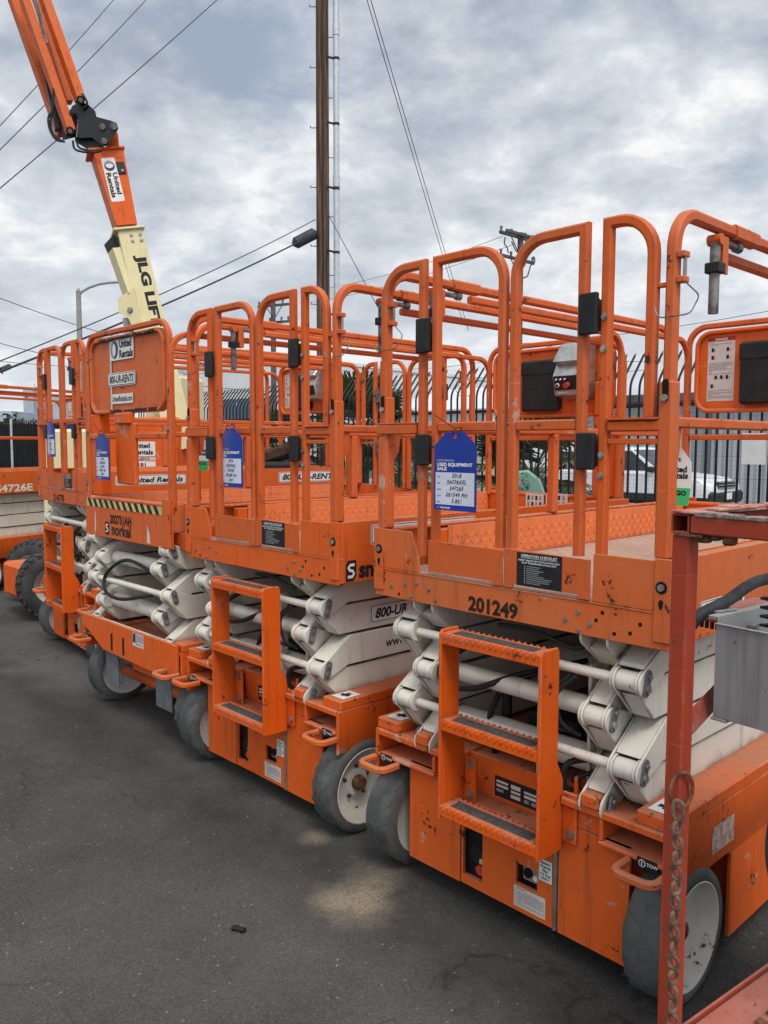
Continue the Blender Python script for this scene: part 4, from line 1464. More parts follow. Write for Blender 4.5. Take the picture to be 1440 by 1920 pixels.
d = Decal((0.6192, 0.035, 1.078), YDIR, ZDIR)
emblem(d, 0, 0, 0.085)
d.build('maker_emblem', lift2)
rental_plate(lift2, (0.6192, 0.17, 1.215), YDIR, 0.66, 0.085)
rental_plate(lift2, (0.4913, 0.285, 0.850), YDIR, 0.46, 0.082, 'tel')
d = Decal((0.5003, 0.37, 0.735), YDIR, ZDIR)
d.text('www.snorkelusa.com', 0, 0, 0.042, INK, 0, bold=0.01, shear=0.1)
d.build('web_lettering', lift2)
for (px0, px1) in ((983, 1017), (1021, 1062)):
    a_, b_ = on_y(px0, 952, 2.24), on_y(px1, 926, 2.24)
    d = Decal((a_.x + 1.435, 2.2545 - 0.008, a_.z), XDIR, ZDIR)
    w_, h_ = b_.x - a_.x, b_.z - a_.z
    d.rect(0, 0, w_, h_, PINKW, 0)
    for i in range(4):
        for j in range(2):
            d.rect(w_ * (0.1 + 0.22 * i), h_ * (0.15 + 0.42 * j), w_ * (0.22 + 0.22 * i), h_ * (0.45 + 0.42 * j), INK if (i + j) % 2 else GREYI, 1)
    d.build('pictogram_sticker', lift2)
# ---- reversed lift: its end faces us, so its decals look along +y of its own frame
RX = (-1, 0, 0)
d = Decal((0.50, 2.2725, 1.253), RX, ZDIR)
d.rect(0, 0, 0.935, 0.048, YELL, 0)
for i in range(13):
    x = 0.01 + i * 0.075
    if x + 0.035 < 0.935:
        d.poly([(x, 0.048), (x + 0.037, 0.048), (min(0.935, x + 0.072), 0.0), (x + 0.035, 0.0)], INK, 1)
d.build('hazard_tape', lift3)
stencil(lift3, '202731AH', (0.19, 2.2725, 1.170), RX, 0.27, 0.048)
d = Decal((0.255, 2.2725, 1.098), RX, ZDIR)
d.rect(0, 0, 0.052, 0.075, INK, 0)
vs, fs = stroke_poly([(0.04, 0.058), (0.022, 0.058), (0.013, 0.049), (0.018, 0.041), (0.034, 0.037), (0.040, 0.028), (0.03, 0.018), (0.010, 0.018)], 0.010)
d.put(vs, fs, WHITE, 1)
d.text('norkel', 0.085, 0.005, 0.066, INK, 0, bold=0.03, w=0.24)
d.build('maker_emblem', lift3)
d = Decal((0.40, 2.2725, 1.09), RX, ZDIR)
d.poly([(0.0, 0.0), (0.02, 0.02), (0.022, 0.11), (0.012, 0.15), (0.006, 0.10)], PINKW, 0)
d.poly([(0.66, 0.0), (0.70, 0.0), (0.69, 0.06), (0.665, 0.10)], PINKW, 0)
d.build('tape_residue', lift3)
yb = 2.2435
d = Decal((0.20, yb, 1.80), RX, ZDIR)
d.rect(0.0, 0.0, 0.022, 0.41, PINKW, 0)
d.rect(0.006, 0.30, 0.30, 0.42, WHITE, 1, r=0.012)
d.ringmark(0.062, 0.36, 0.05, 2)
d.text('United', 0.125, 0.368, 0.042, INK, 2, bold=0.04, w=0.15)
d.text('Rentals', 0.125, 0.312, 0.042, INK, 2, bold=0.04, w=0.165)
d.build('rental_sticker', lift3)
d = Decal((0.225, yb, 1.955), RX, ZDIR)
d.rect(0, 0, 0.34, 0.075, WHITE, 1, r=0.014)
d.rect(0.004, 0.004, 0.336, 0.071, NAVY, 2, r=0.012)
d.rect(0.008, 0.008, 0.332, 0.067, WHITE, 3, r=0.010)
d.text('800-UR-RENTS', 0.17, 0.018, 0.042, INK, 4, bold=0.03, shear=0.2, w=0.30, align='C')
d.build('telephone_sticker', lift3)
d = Decal((0.19, yb, 1.855), RX, ZDIR)
d.rect(0, 0, 0.27, 0.055, WHITE, 1)
d.text('UnitedRentals.com', 0.135, 0.014, 0.032, INK, 2, bold=0.02, shear=0.0, w=0.25, align='C')
d.build('web_sticker', lift3)
m = MB()
m.box(-0.13, 0.10, yb - 0.001, yb + 0.024, 1.40, 1.742, 0.006)
m.box(-0.10, 0.07, yb + 0.002, yb + 0.044, 1.738, 1.80, 0.006)
m.build('control_flap', ORANGE, lift3)
for ch in list(lift3.children):
    if ch.name.startswith('coil_cable'):
        bpy.data.objects.remove(ch)
# black worn edge foam along the panel
rs = random.Random(11)
for (z, x0, x1) in ((2.222, -0.36, 0.31), (1.815, -0.37, 0.18)):
    m = MB()
    x = x0
    while x < x1:
        e = min(x1, x + rs.uniform(0.03, 0.09))
        m.box(x, e, yb - 0.001, yb + 0.018, z - rs.uniform(0.004, 0.010), z + rs.uniform(0.004, 0.009), 0.003)
        x = e + rs.choice((0.0, 0.004, 0.02))
    m.build('edge_foam', BLACK, lift3)
d = Decal((-0.10, 2.2903, 0.50), RX, ZDIR)
d.rect(0, 0, 0.13, 0.075, PINKW, 0)
d.rect(0.004, 0.02, 0.035, 0.07, NAVY, 1)
fine_print(d, 0.04, 0.01, 0.125, 0.068, 6, NAVY, 1, 3)
d.build('warning_sticker', lift3)
d = Decal((-0.4995, 1.85, 0.72), (0, -1, 0), ZDIR)
d.rect(0, 0, 0.20, 0.085, PINKW, 0)
d.rect(0, 0.066, 0.20, 0.085, REDI, 1)
d.text('DANGER', 0.10, 0.069, 0.012, WHITE, 2, align='C')
fine_print(d, 0.01, 0.008, 0.19, 0.058, 6, GREYI, 1, 6)
d.build('danger_sticker', lift3)
# ---- fourth lift
stencil(lift4, '214778', (-0.22, -0.0072, 1.078 + 0.109), XDIR, 0.26, 0.052)
rental_plate(lift4, (0.5852, 0.18, 1.225 + 0.10), YDIR, 0.55, 0.075)
rental_plate(lift4, (0.5852, 1.55, 1.225 + 0.085), YDIR, 0.62, 0.088, 'tel')
# ---- fifth lift
d = Decal((0.5852, 0.30, 1.095), YDIR, ZDIR)
d.text('S4726E', 0, 0, 0.078, WHITE, 0, bold=0.03, w=0.50)
d.build('model_lettering', lift5)
rental_plate(lift5, (0.6032, 0.78, 0.42), YDIR, 0.62, 0.105, 'tel')


# ================================================================== cards hung on the machines
GT = 'blue sale tags tied to the lifts'


def sale_tag(loc, rz, lines, label, h=0.275, tie=(0.01, 0.03), tilt=0.0):
    w = h * 0.74
    M = Matrix.Translation(loc) @ Matrix.Rotation(rz, 4, 'Z') @ Matrix.Rotation(tilt, 4, 'Y')
    R3 = M.to_3x3()
    # hexagonal card hanging from its hole; local x right, z up, face towards -y
    card = [(-w / 2, -h * 0.94), (w / 2, -h * 0.94), (w / 2, -h * 0.12), (w * 0.2, h * 0.055), (-w * 0.2, h * 0.055), (-w / 2, -h * 0.12)]
    d = Decal(M @ Vector((0, 0, 0)), R3 @ Vector((1, 0, 0)), R3 @ Vector((0, 0, 1)), lift=0.0006)
    d.mb.M = None
    rt_ = random.Random(label)
    d.curl, d.curl2 = rt_.uniform(-1.5, 1.5), rt_.uniform(-1.6, 0.8)
    ytop = lambda x: h * 0.055 if abs(x) <= w * 0.2 else h * (0.055 - 0.175 * (abs(x) - w * 0.2) / (w * 0.3))
    d.strips(-w / 2, w / 2, -h * 0.94, ytop, BLUE, 0, 20)
    d.strips(-w / 2, w / 2, -h * 0.94, ytop, BLUE, -3, 20, True)
    d.disc(0, 0, h * 0.028, ORANGE, 1)
    d.text('UNITED RENTALS', -w * 0.42, -h * 0.315, h * 0.026, LILAC, 1, bold=0.0, w=w * 0.40)
    d.text('USED EQUIPMENT', -w * 0.42, -h * 0.375, h * 0.042, WHITE, 1, bold=0.04, w=w * 0.83)
    d.text('SALE', -w * 0.42, -h * 0.428, h * 0.042, WHITE, 1, bold=0.04, w=w * 0.24)
    d.strips(-w * 0.455, w * 0.455, -h * 0.868, lambda x: -h * 0.455, LILAC, 1, 18)
    for i, (a, b) in enumerate(zip(('YEAR', 'MAKE', 'MODEL', 'UNIT #', 'PRICE'), lines)):
        y = -h * (0.522 + i * 0.080)
        d.text(a, -w * 0.41, y, h * 0.016, NAVY, 2, bold=0.02)
        d.rect(-w * 0.24, y - h * 0.004, w * 0.40, y - h * 0.0028, GREYI, 2)
        d.text(b, w * 0.05, y + h * 0.004, h * 0.050, INK, 2, bold=0.022, shear=0.2, align='C', jit=0.18, space=1.12)
    d.ringmark(-w * 0.39, -h * 0.905, h * 0.014, 1)
    d.text('United Rentals', -w * 0.34, -h * 0.915, h * 0.022, WHITE, 1, bold=0.04)
    o = d.build('sale_tag')
    tag(o, label, 'tag', GT)
    m = MB()
    m.M = M
    m.sweep(fillet([(0, -0.003, 0), (0.004, -0.02, h * 0.05), (tie[0], -0.012, h * 0.10), (tie[0] + 0.004, tie[1], h * 0.13), (0.002, tie[1] * 0.6, h * 0.05), (0, 0.003, 0)], 0.01, 4), rdprof(0.0018, 6))
    m.sweep([(tie[0], -0.012, h * 0.10), (-0.02, -0.016, h * 0.16), (-0.07, -0.02, h * 0.27)], rdprof(0.0016, 6))
    t = m.build('cable_tie', BLACK)
    t.parent = o
    return o


sale_tag((-0.165, -0.040, 1.655), 0.05, ('2018', 'SNORKEL', 'S4726E', '201249 AH', '5,851'), 'largest blue sale tag, hung on the gate of the lift stencilled 201249', 0.262)
sale_tag((-1.435 - 0.092, -0.036, 1.685), -0.10, ('2018', 'SNORKEL', 'S4726E', '201288 AH', '5,851'), 'blue sale tag hung on the gate of the lift with the black S emblem', 0.268)
sale_tag((-2.70 - 0.16, -0.035, 1.672), -0.10, ('2018', 'SNORKEL', 'S4726E', '202731 AH', '5,851'), 'blue sale tag below the orange rear panel of the striped lift', 0.265)
p = on_y(102, 795, 0.40)
sale_tag((p.x, 0.36, p.z), -0.22, ('2018', 'SNORKEL', 'S4726E', '214778 AH', '5,851'), 'narrow angled blue sale tag tied to the left gate leaf of lift 214778', 0.27)
p = on_y(131, 796, 1.9)
sale_tag((p.x, 1.9, p.z), 0.5, ('2018', 'SNORKEL', 'S4726E', '214778 AH', '5,851'), 'blue sale tag half hidden behind the right gate leaf of lift 214778', 0.25)


def safe_tag(loc, rz, label, h=0.17, w=0.085):
    M = Matrix.Translation(loc) @ Matrix.Rotation(rz, 4, 'Z')
    R3 = M.to_3x3()
    d = Decal(M @ Vector((0, 0, 0)), R3 @ Vector((1, 0, 0)), R3 @ Vector((0, 0, 1)), lift=0.0006)
    ol = [(-w / 2, -h), (w / 2 - 0.006, -h), (w / 2, -h * 0.7), (w / 2, -h * 0.25), (w * 0.15, 0.0), (-w * 0.15, 0.0), (-w / 2, -h * 0.25)]
    d.poly(ol, WHITE, 0)
    d.poly(ol[::-1], WHITE, -3)
    d.poly([(-w / 2, -h), (w / 2 - 0.006, -h), (w / 2, -h * 0.70), (-w / 2, -h * 0.68)], GREEN, 1)
    d.text('SAFE', w * 0.0, -h * 0.24, h * 0.06, INK, 1, align='C', bold=0.02)
    d.text('United', 0, -h * 0.42, h * 0.10, INK, 1, align='C', bold=0.04, w=w * 0.72)
    d.text('Rentals', 0, -h * 0.53, h * 0.10, INK, 1, align='C', bold=0.04, w=w * 0.8)
    d.text('TO GO', 0, -h * 0.82, h * 0.08, INK, 2, align='C', bold=0.05)
    o = tag(d.build('inspection_tag'), label, 'tag', 'white and green inspection tags')
    m = MB()
    m.M = M
    m.sweep([(0, 0, -0.005), (0.003, -0.004, 0.02), (-0.002, 0.0, 0.05)], rdprof(0.002, 6))
    t = m.build('tag_wire', MESHW, o)
    return o


safe_tag((0.518, 0.135, 1.622), 0.30, 'white and green inspection tag behind the corner post of the nearest lift', 0.165, 0.084)
p = on_x(378, 822, -2.11)
safe_tag((p.x, p.y, p.z), 0.3, 'white and green inspection tag beside the lift marked 201288, seen between its rails', 0.17, 0.085)
p = on_x(657, 836, -2.62)
safe_tag((p.x, p.y, p.z), 0.75, 'small white and green inspection tag hanging before the palm', 0.16, 0.075)

# ================================================================== boom lift behind the row
boom = empty('boom_lift', (-6.2, 1.9, 0), 0, 'tall orange and cream boom lift rising behind the parked lifts', 'boom lift')
BO = Vector((-6.2, 1.9, 0))
DB = 8.6


def bl(px, py, d=DB):
    return at(px, py, d) - BO


def beam(mb, pa, pb, w0, w1, dp0, dp1, tw=0.42, mi=0, b=0.008):
    """box beam between two points, front face turned a little to the right of the viewer"""
    zax = (pb - pa).normalized()
    x = RGT * math.cos(tw) + FWD * math.sin(tw)
    x = (x - zax * x.dot(zax)).normalized()
    y = zax.cross(x)
    vs = []
    for p, w, q in ((pa, w0, dp0), (pb, w1, dp1)):
        for sx, sy in ((-1, -1), (1, -1), (1, 1), (-1, 1)):
            vs.append(p + x * sx * w / 2 + y * sy * q / 2)
    mb.add(vs, [(0, 1, 2, 3), (4, 7, 6, 5), (0, 4, 5, 1), (1, 5, 6, 2), (2, 6, 7, 3), (3, 7, 4, 0)], mi)
    return x, y, zax


TW = 0.42
m = MB()
pa, pb = bl(338, 845), bl(239, 436)
X, Y_, Z_ = beam(m, pa, pb, 0.30, 0.245, 0.262, 0.262, TW)
m.build('lower_boom', BOOMCREAM, boom, smooth=0)
LB = (pa, pb, X, Y_, Z_)


def boomdecal(pc, X, Y, Z, off):
    """decal plane on the boom's front face: s runs down the boom, t to the right"""
    return Decal(pc - Y * off, -Z, X)


d = boomdecal(pb - Z_ * 0.18, X, Y_, Z_, 0.1325)
d.text('JLG LIFT', 0.10, -0.002, 0.092, INK, 0, bold=0.05, w=0.74, shear=0.0)
d.build('maker_lettering', boom)
m = MB()
# collar plate and bolts
c0 = bl(239, 437)
for sx in (1,):
    m.M = Matrix.Translation(c0) @ Matrix((X, Y_, Z_)).transposed().to_4x4()
    m.box(-0.165, 0.15, -0.16, 0.16, -0.012, 0.012, 0.004, 0)
    for x in (0.0, 0.09):
        for z in (-0.05, -0.11):
            bolt(m, (x, -0.1315, z - 0.02), (0, -1, 0), 0.013, 0.012, 1)
m.build('boom_collar', [BOOMCREAM, BOLT], boom)
m = MB()
beam(m, bl(245, 553, DB - 0.12), bl(216, 470, DB - 0.12), 0.12, 0.12, 0.14, 0.14, TW + 0.25)
m.build('cylinder_cover', BOOMCREAM, boom, smooth=0)
m = MB()
m.M = None
m.sweep([bl(212, 470, DB - 0.1), bl(207, 462, DB - 0.1), bl(213, 455, DB - 0.1), bl(222, 462, DB - 0.1)], sqprof(0.14, 0.02, 0.003))
m.build('cylinder_eye', BLACKM, boom)
m = MB()
m.cyl(bl(238, 598), bl(248, 680), 0.05, 12)
m.build('cylinder_rod', GALV, boom)
m = MB()
gus = [(220, 562), (232, 552), (251, 541), (256, 575), (270, 628), (252, 625), (240, 598), (222, 588)]
fr = [bl(px, py, DB - 0.20) for px, py in gus]
bk = [bl(px, py, DB + 0.12) for px, py in gus]
n = len(gus)
m.add(fr + bk, [list(range(n)), [n + i for i in range(n)][::-1]] + [[i, (i + 1) % n, n + (i + 1) % n, n + i] for i in range(n)])
m.build('boom_gusset', BOOMCREAM, boom, smooth=0)
m = MB()
bolt(m, bl(243, 583, DB - 0.2), -FWD, 0.022, 0.02)
m.build('pivot_bolt', BOLT, boom)
m = MB()
pa, pb = bl(234, 430), bl(199, 292)
X, Y_, Z_ = beam(m, pa, pb, 0.205, 0.30, 0.26, 0.26, TW)
m.M = Matrix.Translation(pb) @ Matrix((X, Y_, Z_)).transposed().to_4x4()
m.box(-0.20, 0.165, -0.15, 0.15, 0.0, 0.022, 0.004)
m.M = None
fin = [(200, 288), (222, 276), (219, 250), (211, 246), (196, 268)]
fr = [bl(px, py, DB - 0.10) for px, py in fin]
bk = [bl(px, py, DB + 0.10) for px, py in fin]
n = len(fin)
m.add(fr + bk, [list(range(n)), [n + i for i in range(n)][::-1]] + [[i, (i + 1) % n, n + (i + 1) % n, n + i] for i in range(n)])
m.build('telescopic_boom', ORANGE, boom, smooth=0)
fx = 0.1315
STK = pb - Z_ * 0.10
d = boomdecal(STK, X, Y_, Z_, fx)
d.rect(-0.02, -0.095, 0.42, 0.04, WHITE, 0, r=0.02)
d.disc(0.06, -0.028, 0.052, GREYI, 1).poly([(0.06 + 0.052 * math.cos(t), -0.028 + 0.052 * math.sin(t)) for t in [-PI / 2 + PI * i / 12 for i in range(13)]], NAVY, 2).disc(0.062, -0.028, 0.036, WHITE, 3, rx=0.022)
d.text('United', 0.13, -0.015, 0.045, INK, 1, bold=0.04, w=0.22)
d.text('Rentals', 0.13, -0.077, 0.045, INK, 1, bold=0.04, w=0.25)
d.build('rental_sticker', boom)
m = MB()
m.M = Matrix.Translation(pb - Z_ * 0.19 + X * 0.075) @ Matrix((X, Y_, Z_)).transposed().to_4x4()
m.box(-0.035, 0.045, -fx - 0.012, -fx + 0.02, -0.06, 0.06, 0.004, 0)
m.cyl((0.01, -fx - 0.012, -0.03), (0.01, -fx - 0.018, -0.03), 0.012, 10, mi=1)
m.build('access_cover', [BLACKM, BOLT], boom)
z7 = lambda x, y: (x / 3.098, y / 3.098)
m = MB()
side = [(395, 660), (415, 618), (450, 600), (500, 604), (548, 650), (555, 682), (640, 705), (672, 718), (682, 750), (668, 780), (618, 848), (600, 856), (572, 838), (530, 802), (462, 806), (440, 800), (448, 700), (438, 660)]
for dd0, dd1 in ((-0.20, -0.17), (0.10, 0.13)):
    fr = [bl(*z7(x, y), DB + dd0) for x, y in side]
    bk = [bl(*z7(x, y), DB + dd1) for x, y in side]
    n = len(side)
    m.add(fr + bk, [list(range(n)), [n + i for i in range(n)][::-1]] + [[i, (i + 1) % n, n + (i + 1) % n, n + i] for i in range(n)])
link = [(350, 760), (400, 640), (440, 640), (448, 690), (438, 800), (360, 820)]
fr = [bl(*z7(x, y), DB - 0.12) for x, y in link]
bk = [bl(*z7(x, y), DB + 0.16) for x, y in link]
n = len(link)
m.add(fr + bk, [list(range(n)), [n + i for i in range(n)][::-1]] + [[i, (i + 1) % n, n + (i + 1) % n, n + i] for i in range(n)])
low = [(430, 800), (530, 800), (600, 850), (580, 892), (500, 870), (430, 826)]
fr = [bl(*z7(x, y), DB - 0.14) for x, y in low]
bk = [bl(*z7(x, y), DB + 0.12) for x, y in low]
n = len(low)
m.add(fr + bk, [list(range(n)), [n + i for i in range(n)][::-1]] + [[i, (i + 1) % n, n + (i + 1) % n, n + i] for i in range(n)])
mid = [(470, 670), (520, 680), (520, 795), (465, 795)]
fr = [bl(*z7(x, y), DB - 0.17) for x, y in mid]
bk = [bl(*z7(x, y), DB + 0.12) for x, y in mid]
m.add(fr + bk, [[0, 1, 2, 3], [7, 6, 5, 4]] + [[i, (i + 1) % 4, 4 + (i + 1) % 4, 4 + i] for i in range(4)])
for (x, y, r) in ((655, 735, 0.035), (600, 822, 0.03), (590, 738, 0.03)):
    m.cyl(bl(*z7(x, y), DB - 0.20), bl(*z7(x, y), DB - 0.23), r, 12, mi=1)
m.build('boom_knuckle', [BLACKM, BOLT], boom, smooth=20)
for (x0, y0, x1, y1, w, dd, col) in ((70 - 43, -120, 352, 790, 0.082, 0.10, ORANGE), (135 - 43, -120, 405, 770, 0.078, -0.16, ORANGE), (255 - 45, -120, 462, 590, 0.085, -0.16, ORANGE), (212 - 43, -120, 396, 600, 0.066, 0.16, ORANGE)):
    m = MB()
    beam(m, bl(*z7(x1, y1), DB + dd), bl(*z7(x0, y0), DB + dd), w, w, 0.10, 0.10, TW + 0.2)
    o = m.build('upper_arm', col, boom, smooth=0)
    o.color = (0.55, 1, 1, 1)
m = MB()
beam(m, bl(*z7(335, 760), DB - 0.02), bl(*z7(235, 250), DB - 0.02), 0.07, 0.09, 0.09, 0.09, TW, 0)
m.cyl(bl(*z7(262, 260), DB - 0.03), bl(*z7(170, -120), DB - 0.03), 0.022, 10, mi=1)
for (x, y) in ((402, 765), (463, 585)):
    m.cyl(bl(*z7(x, y), DB - 0.26), bl(*z7(x, y), DB + 0.1), 0.04, 12, mi=0)
    m.cyl(bl(*z7(x, y), DB - 0.28), bl(*z7(x, y), DB - 0.26), 0.022, 10, mi=1)
m.build('boom_cylinder', [BLACKM, BOLT], boom)
for pts in ([(305, 520), (300, 640), (275, 690), (285, 760), (320, 815), (370, 828)], [(300, 560), (298, 660), (288, 720), (310, 790), (360, 826)], [(418, 822), (428, 868), (470, 885), (540, 890), (585, 880)], [(440, 826), (455, 862), (500, 876), (560, 888)], [(470, 548), (492, 580), (500, 612), (470, 640)]):
    m = MB()
    m.sweep(smooth([bl(*z7(x, y), DB - 0.22) for x, y in pts]), rdprof(0.011, 7))
    m.build('hose', BLACK, boom)
# body
HY = YAW - 0.22
HF = Matrix.Rotation(HY, 4, 'Z')


def boombox(mb, px, py, d, w, dep, z0, z1, mi=0, b=0.03):
    c = at(px, py, d) - BO
    mb.M = Matrix.Translation((c.x, c.y, 0)) @ HF
    mb.box(-w / 2, w / 2, -dep / 2, dep / 2, z0, z1, b, mi)


m = MB()
boombox(m, 293, 850, 8.9, 0.92, 0.9, 1.05, 1.90)
m.build('engine_hood', ORANGE, boom)
m = MB()
boombox(m, 165, 850, 9.0, 0.62, 0.8, 0.75, 1.78, 0)
m.M = None
m.build('counterweight', BOOMCREAM, boom)
m = MB()
boombox(m, 181, 862, 8.55, 0.10, 0.06, 1.38, 1.52, 0, 0.01)
m.build('side_window', BLACK, boom)
m = MB()
boombox(m, 330, 830, 9.0, 0.42, 0.6, 0.9, 2.35, 0)
m.M = None
m.build('boom_pedestal', BOOMCREAM, boom)
c = at(293, 850, 8.9) - BO
Rm = HF.to_3x3()
d = Decal(Vector((c.x, c.y, 0)) + Rm @ Vector((-0.19, -0.4505, 1.40)), Rm @ Vector((1, 0, 0)), ZDIR)
d.rect(0.0, 0.10, 0.42, 0.25, WHITE, 0, r=0.015)
d.ringmark(0.085, 0.175, 0.06, 1)
d.text('United', 0.16, 0.185, 0.048, INK, 1, bold=0.04, w=0.20)
d.text('Rentals', 0.16, 0.118, 0.048, INK, 1, bold=0.04, w=0.235)
d.rect(0.10, 0.055, 0.42, 0.092, PINKW, 0)
d.text('800-UR-RENTS', 0.12, 0.060, 0.026, INK, 1, bold=0.03, shear=0.2)
d.rect(0.02, -0.035, 0.42, 0.045, WHITE, 0)
d.text('1083181', 0.08, -0.022, 0.052, INK, 1, bold=0.04)
d.build('rental_sticker', boom)
m = MB()
m.box(-0.45, 0.35, -0.45, 1.4, 0.38, 0.75, 0.03)
m.cyl((-0.05, 0.2, 0.75), (-0.05, 0.2, 1.05), 0.5, 24)
m.box(-0.34, 0.14, -1.30, -0.90, 0.18, 0.50, 0.03)
m.box(-0.20, 0.10, -0.91, -0.44, 0.30, 0.48, 0.02)
m.build('boom_chassis', ORANGE, boom)


def big_wheel(parent, ctr, axis, R=0.315, wid=0.25):
    ctr, axis = Vector(ctr), Vector(axis).normalized()
    rim = MB()
    rim.lathe([(0.0, 0.175), (-0.01, 0.165), (-0.05, 0.155), (-0.09, 0.12), (-0.07, 0.06), (-0.05, 0.05), (-0.05, 0.0)], ctr + axis * wid / 2, axis, 32, mi=0)
    rim.lathe([(-wid, 0.175), (-wid + 0.06, 0.15), (-wid + 0.06, 0.0)], ctr + axis * wid / 2, axis, 32, mi=0)
    w = rim.build('wheel', WHEELW, parent)
    t = MB()
    pr = [(0.0, 0.172), (0.012, 0.22), (0.0, R - 0.04), (-0.03, R - 0.008), (-0.06, R - 0.002), (-wid + 0.06, R - 0.002), (-wid + 0.03, R - 0.008), (-wid, R - 0.04), (-wid - 0.012, 0.22), (-wid, 0.172)]
    t.lathe(pr, ctr + axis * wid / 2, axis, 40, closed=True)
    a = axis.orthogonal().normalized()
    b = axis.cross(a)
    for i in range(26):
        for half in (0, 1):
            th = 2 * PI * (i + half * 0.5) / 26
            vs = []
            for (dx, sh) in (((0.002, 0.0), (-0.115, 0.10)) if half == 0 else ((-wid - 0.002, 0.0), (-wid + 0.115, 0.10))):
                for dt in (-0.065, 0.065):
                    for rr in (R - 0.03, R + 0.010):
                        an = th + sh + dt * (1 if rr < R else 0.8)
                        vs.append(ctr + axis * (wid / 2 + dx) + (a * math.cos(an) + b * math.sin(an)) * (rr if abs(sh) > 0 or rr < R else rr - 0.012))
            t.add(vs, [(0, 1, 3, 2), (4, 6, 7, 5), (0, 4, 5, 1), (2, 3, 7, 6), (1, 5, 7, 3)])
    t.build('tyre', TYREB, w)
    h = MB()
    h.cyl(ctr + axis * (wid / 2 - 0.07), ctr + axis * (wid / 2 - 0.03), 0.055, 14)
    for k in range(6):
        an = 2 * PI * k / 6
        p = ctr + axis * (wid / 2 - 0.085) + (a * math.cos(an) + b * math.sin(an)) * 0.09
        h.cyl(p, p + axis * 0.03, 0.012, 6)
    h.build('hub', ORANGE, w)


big_wheel(boom, (0.26, -1.05, 0.326), (0.96, -0.28, 0))
big_wheel(boom, (-0.66, -0.85, 0.326), (0.55, -0.83, 0))
big_wheel(boom, (0.30, 1.2, 0.326), (1, 0, 0))

# ================================================================== red trailer corner in the near right
TY = math.radians(-7)
pc = at(1286, 1000, 1.5)
tr = empty('trailer', (pc.x, pc.y, 0), TY, 'rusty red steel trailer frame post and rails close by at the right', 'trailer')
TM = Matrix.Translation((pc.x, pc.y, 0)) @ Matrix.Rotation(TY, 4, 'Z')
TI = TM.inverted()


def tl(px, py, d):
    return TI @ at(px, py, d)


m = MB()
m.box(-0.0175, 0.0175, -0.0175, 0.0175, 0.42, 1.466, 0.003)
m.build('post', REDP, tr)
m = MB()
# open square tube running back, torn plate on top
for (a, b_, c_, e) in ((-0.0185, 0.0185, 1.467, 1.4705), (-0.0185, 0.0185, 1.4995, 1.503), (-0.0185, -0.015, 1.4706, 1.4994), (0.015, 0.0185, 1.4706, 1.4994)):
    m.box(a, b_, -0.02, 1.6, c_, e, 0.001)
m.box(-0.014, 0.014, 0.3, 0.31, 1.471, 1.499, 0, 1)
m.build('top_tube', [REDP, DARK], tr)
m = MB()
m.box(0.0195, 1.3, -0.019, 0.016, 1.468, 1.502, 0.003, 0)
rs = random.Random(5)
for k in range(60):
    x = 0.03 + k * 0.015
    m.box(x, x + 0.017, -0.02 - rs.uniform(0, 0.003), 0.012, 1.5005, 1.506 + rs.uniform(0, 0.003), 0.001, 1)
for (x, w) in ((0.028, 0.022), (0.056, 0.014), (0.078, 0.02)):
    m.box(x, x + w, -0.012, 0.012, 1.452 if w > 0.015 else 1.458, 1.469, 0.004, 2)
m.box(-0.012, 0.045, -0.022, 0.016, 1.462, 1.4672, 0.001, 2)
m.build('cross_tube', [REDP, simple("weathered_edge", (0.36, 0.29, 0.25), 0.95, var=0.5, scale=60, bmp=0.6), RUST], tr)
m = MB()
pl = [(-0.022, -0.018), (0.010, -0.028), (0.04, -0.017), (0.05, -0.006), (0.045, 0.02), (0.052, 0.3), (0.049, 0.9), (0.052, 1.6), (-0.015, 1.6), (-0.018, 0.8), (-0.014, 0.3), (-0.019, 0.1), (-0.016, 0.02)]
m.prism(pl, 2, 1.5045, 1.509, b=0.001)
for k in range(46):
    y = 0.02 + k * 0.034
    m.box(0.028 + rs.uniform(-0.004, 0.004), 0.05 + rs.uniform(-0.004, 0.006), y, y + 0.036, 1.5085, 1.512 + rs.uniform(0, 0.008), 0.002)
m.build('torn_plate', simple("pink_worn_plate", (0.46, 0.30, 0.245), 0.9, var=0.5, scale=25, bmp=0.5, dark=(0.36, 0.10, 0.06)), tr)
m = MB()
a, b_ = tl(1288, 1362, 1.56), tl(1344, 1302, 1.70)
dirv = (b_ - a).normalized()
m.sweep([a + dirv * 0.012, b_ + dirv * 0.1], sqprof(0.004, 0.042, 0.001), N=(0.5, -0.8, 0))
m.build('brace', REDP, tr).color = (0.6, 1, 1, 1)
# ring on the post
m = MB()
rc = tl(1279, 1481, 1.47)
ring = [rc + TI.to_3x3() @ (RGT * (0.0275 * math.cos(t)) * 0.9 + Vector((0, 0, 0.0345 * math.sin(t))) + FWD * (0.010 * math.cos(t))) for t in [i * 2 * PI / 28 for i in range(28)]]
m.sweep(ring, rdprof(0.0036, 8), closed=True)
m.build('ring', RUST, tr)
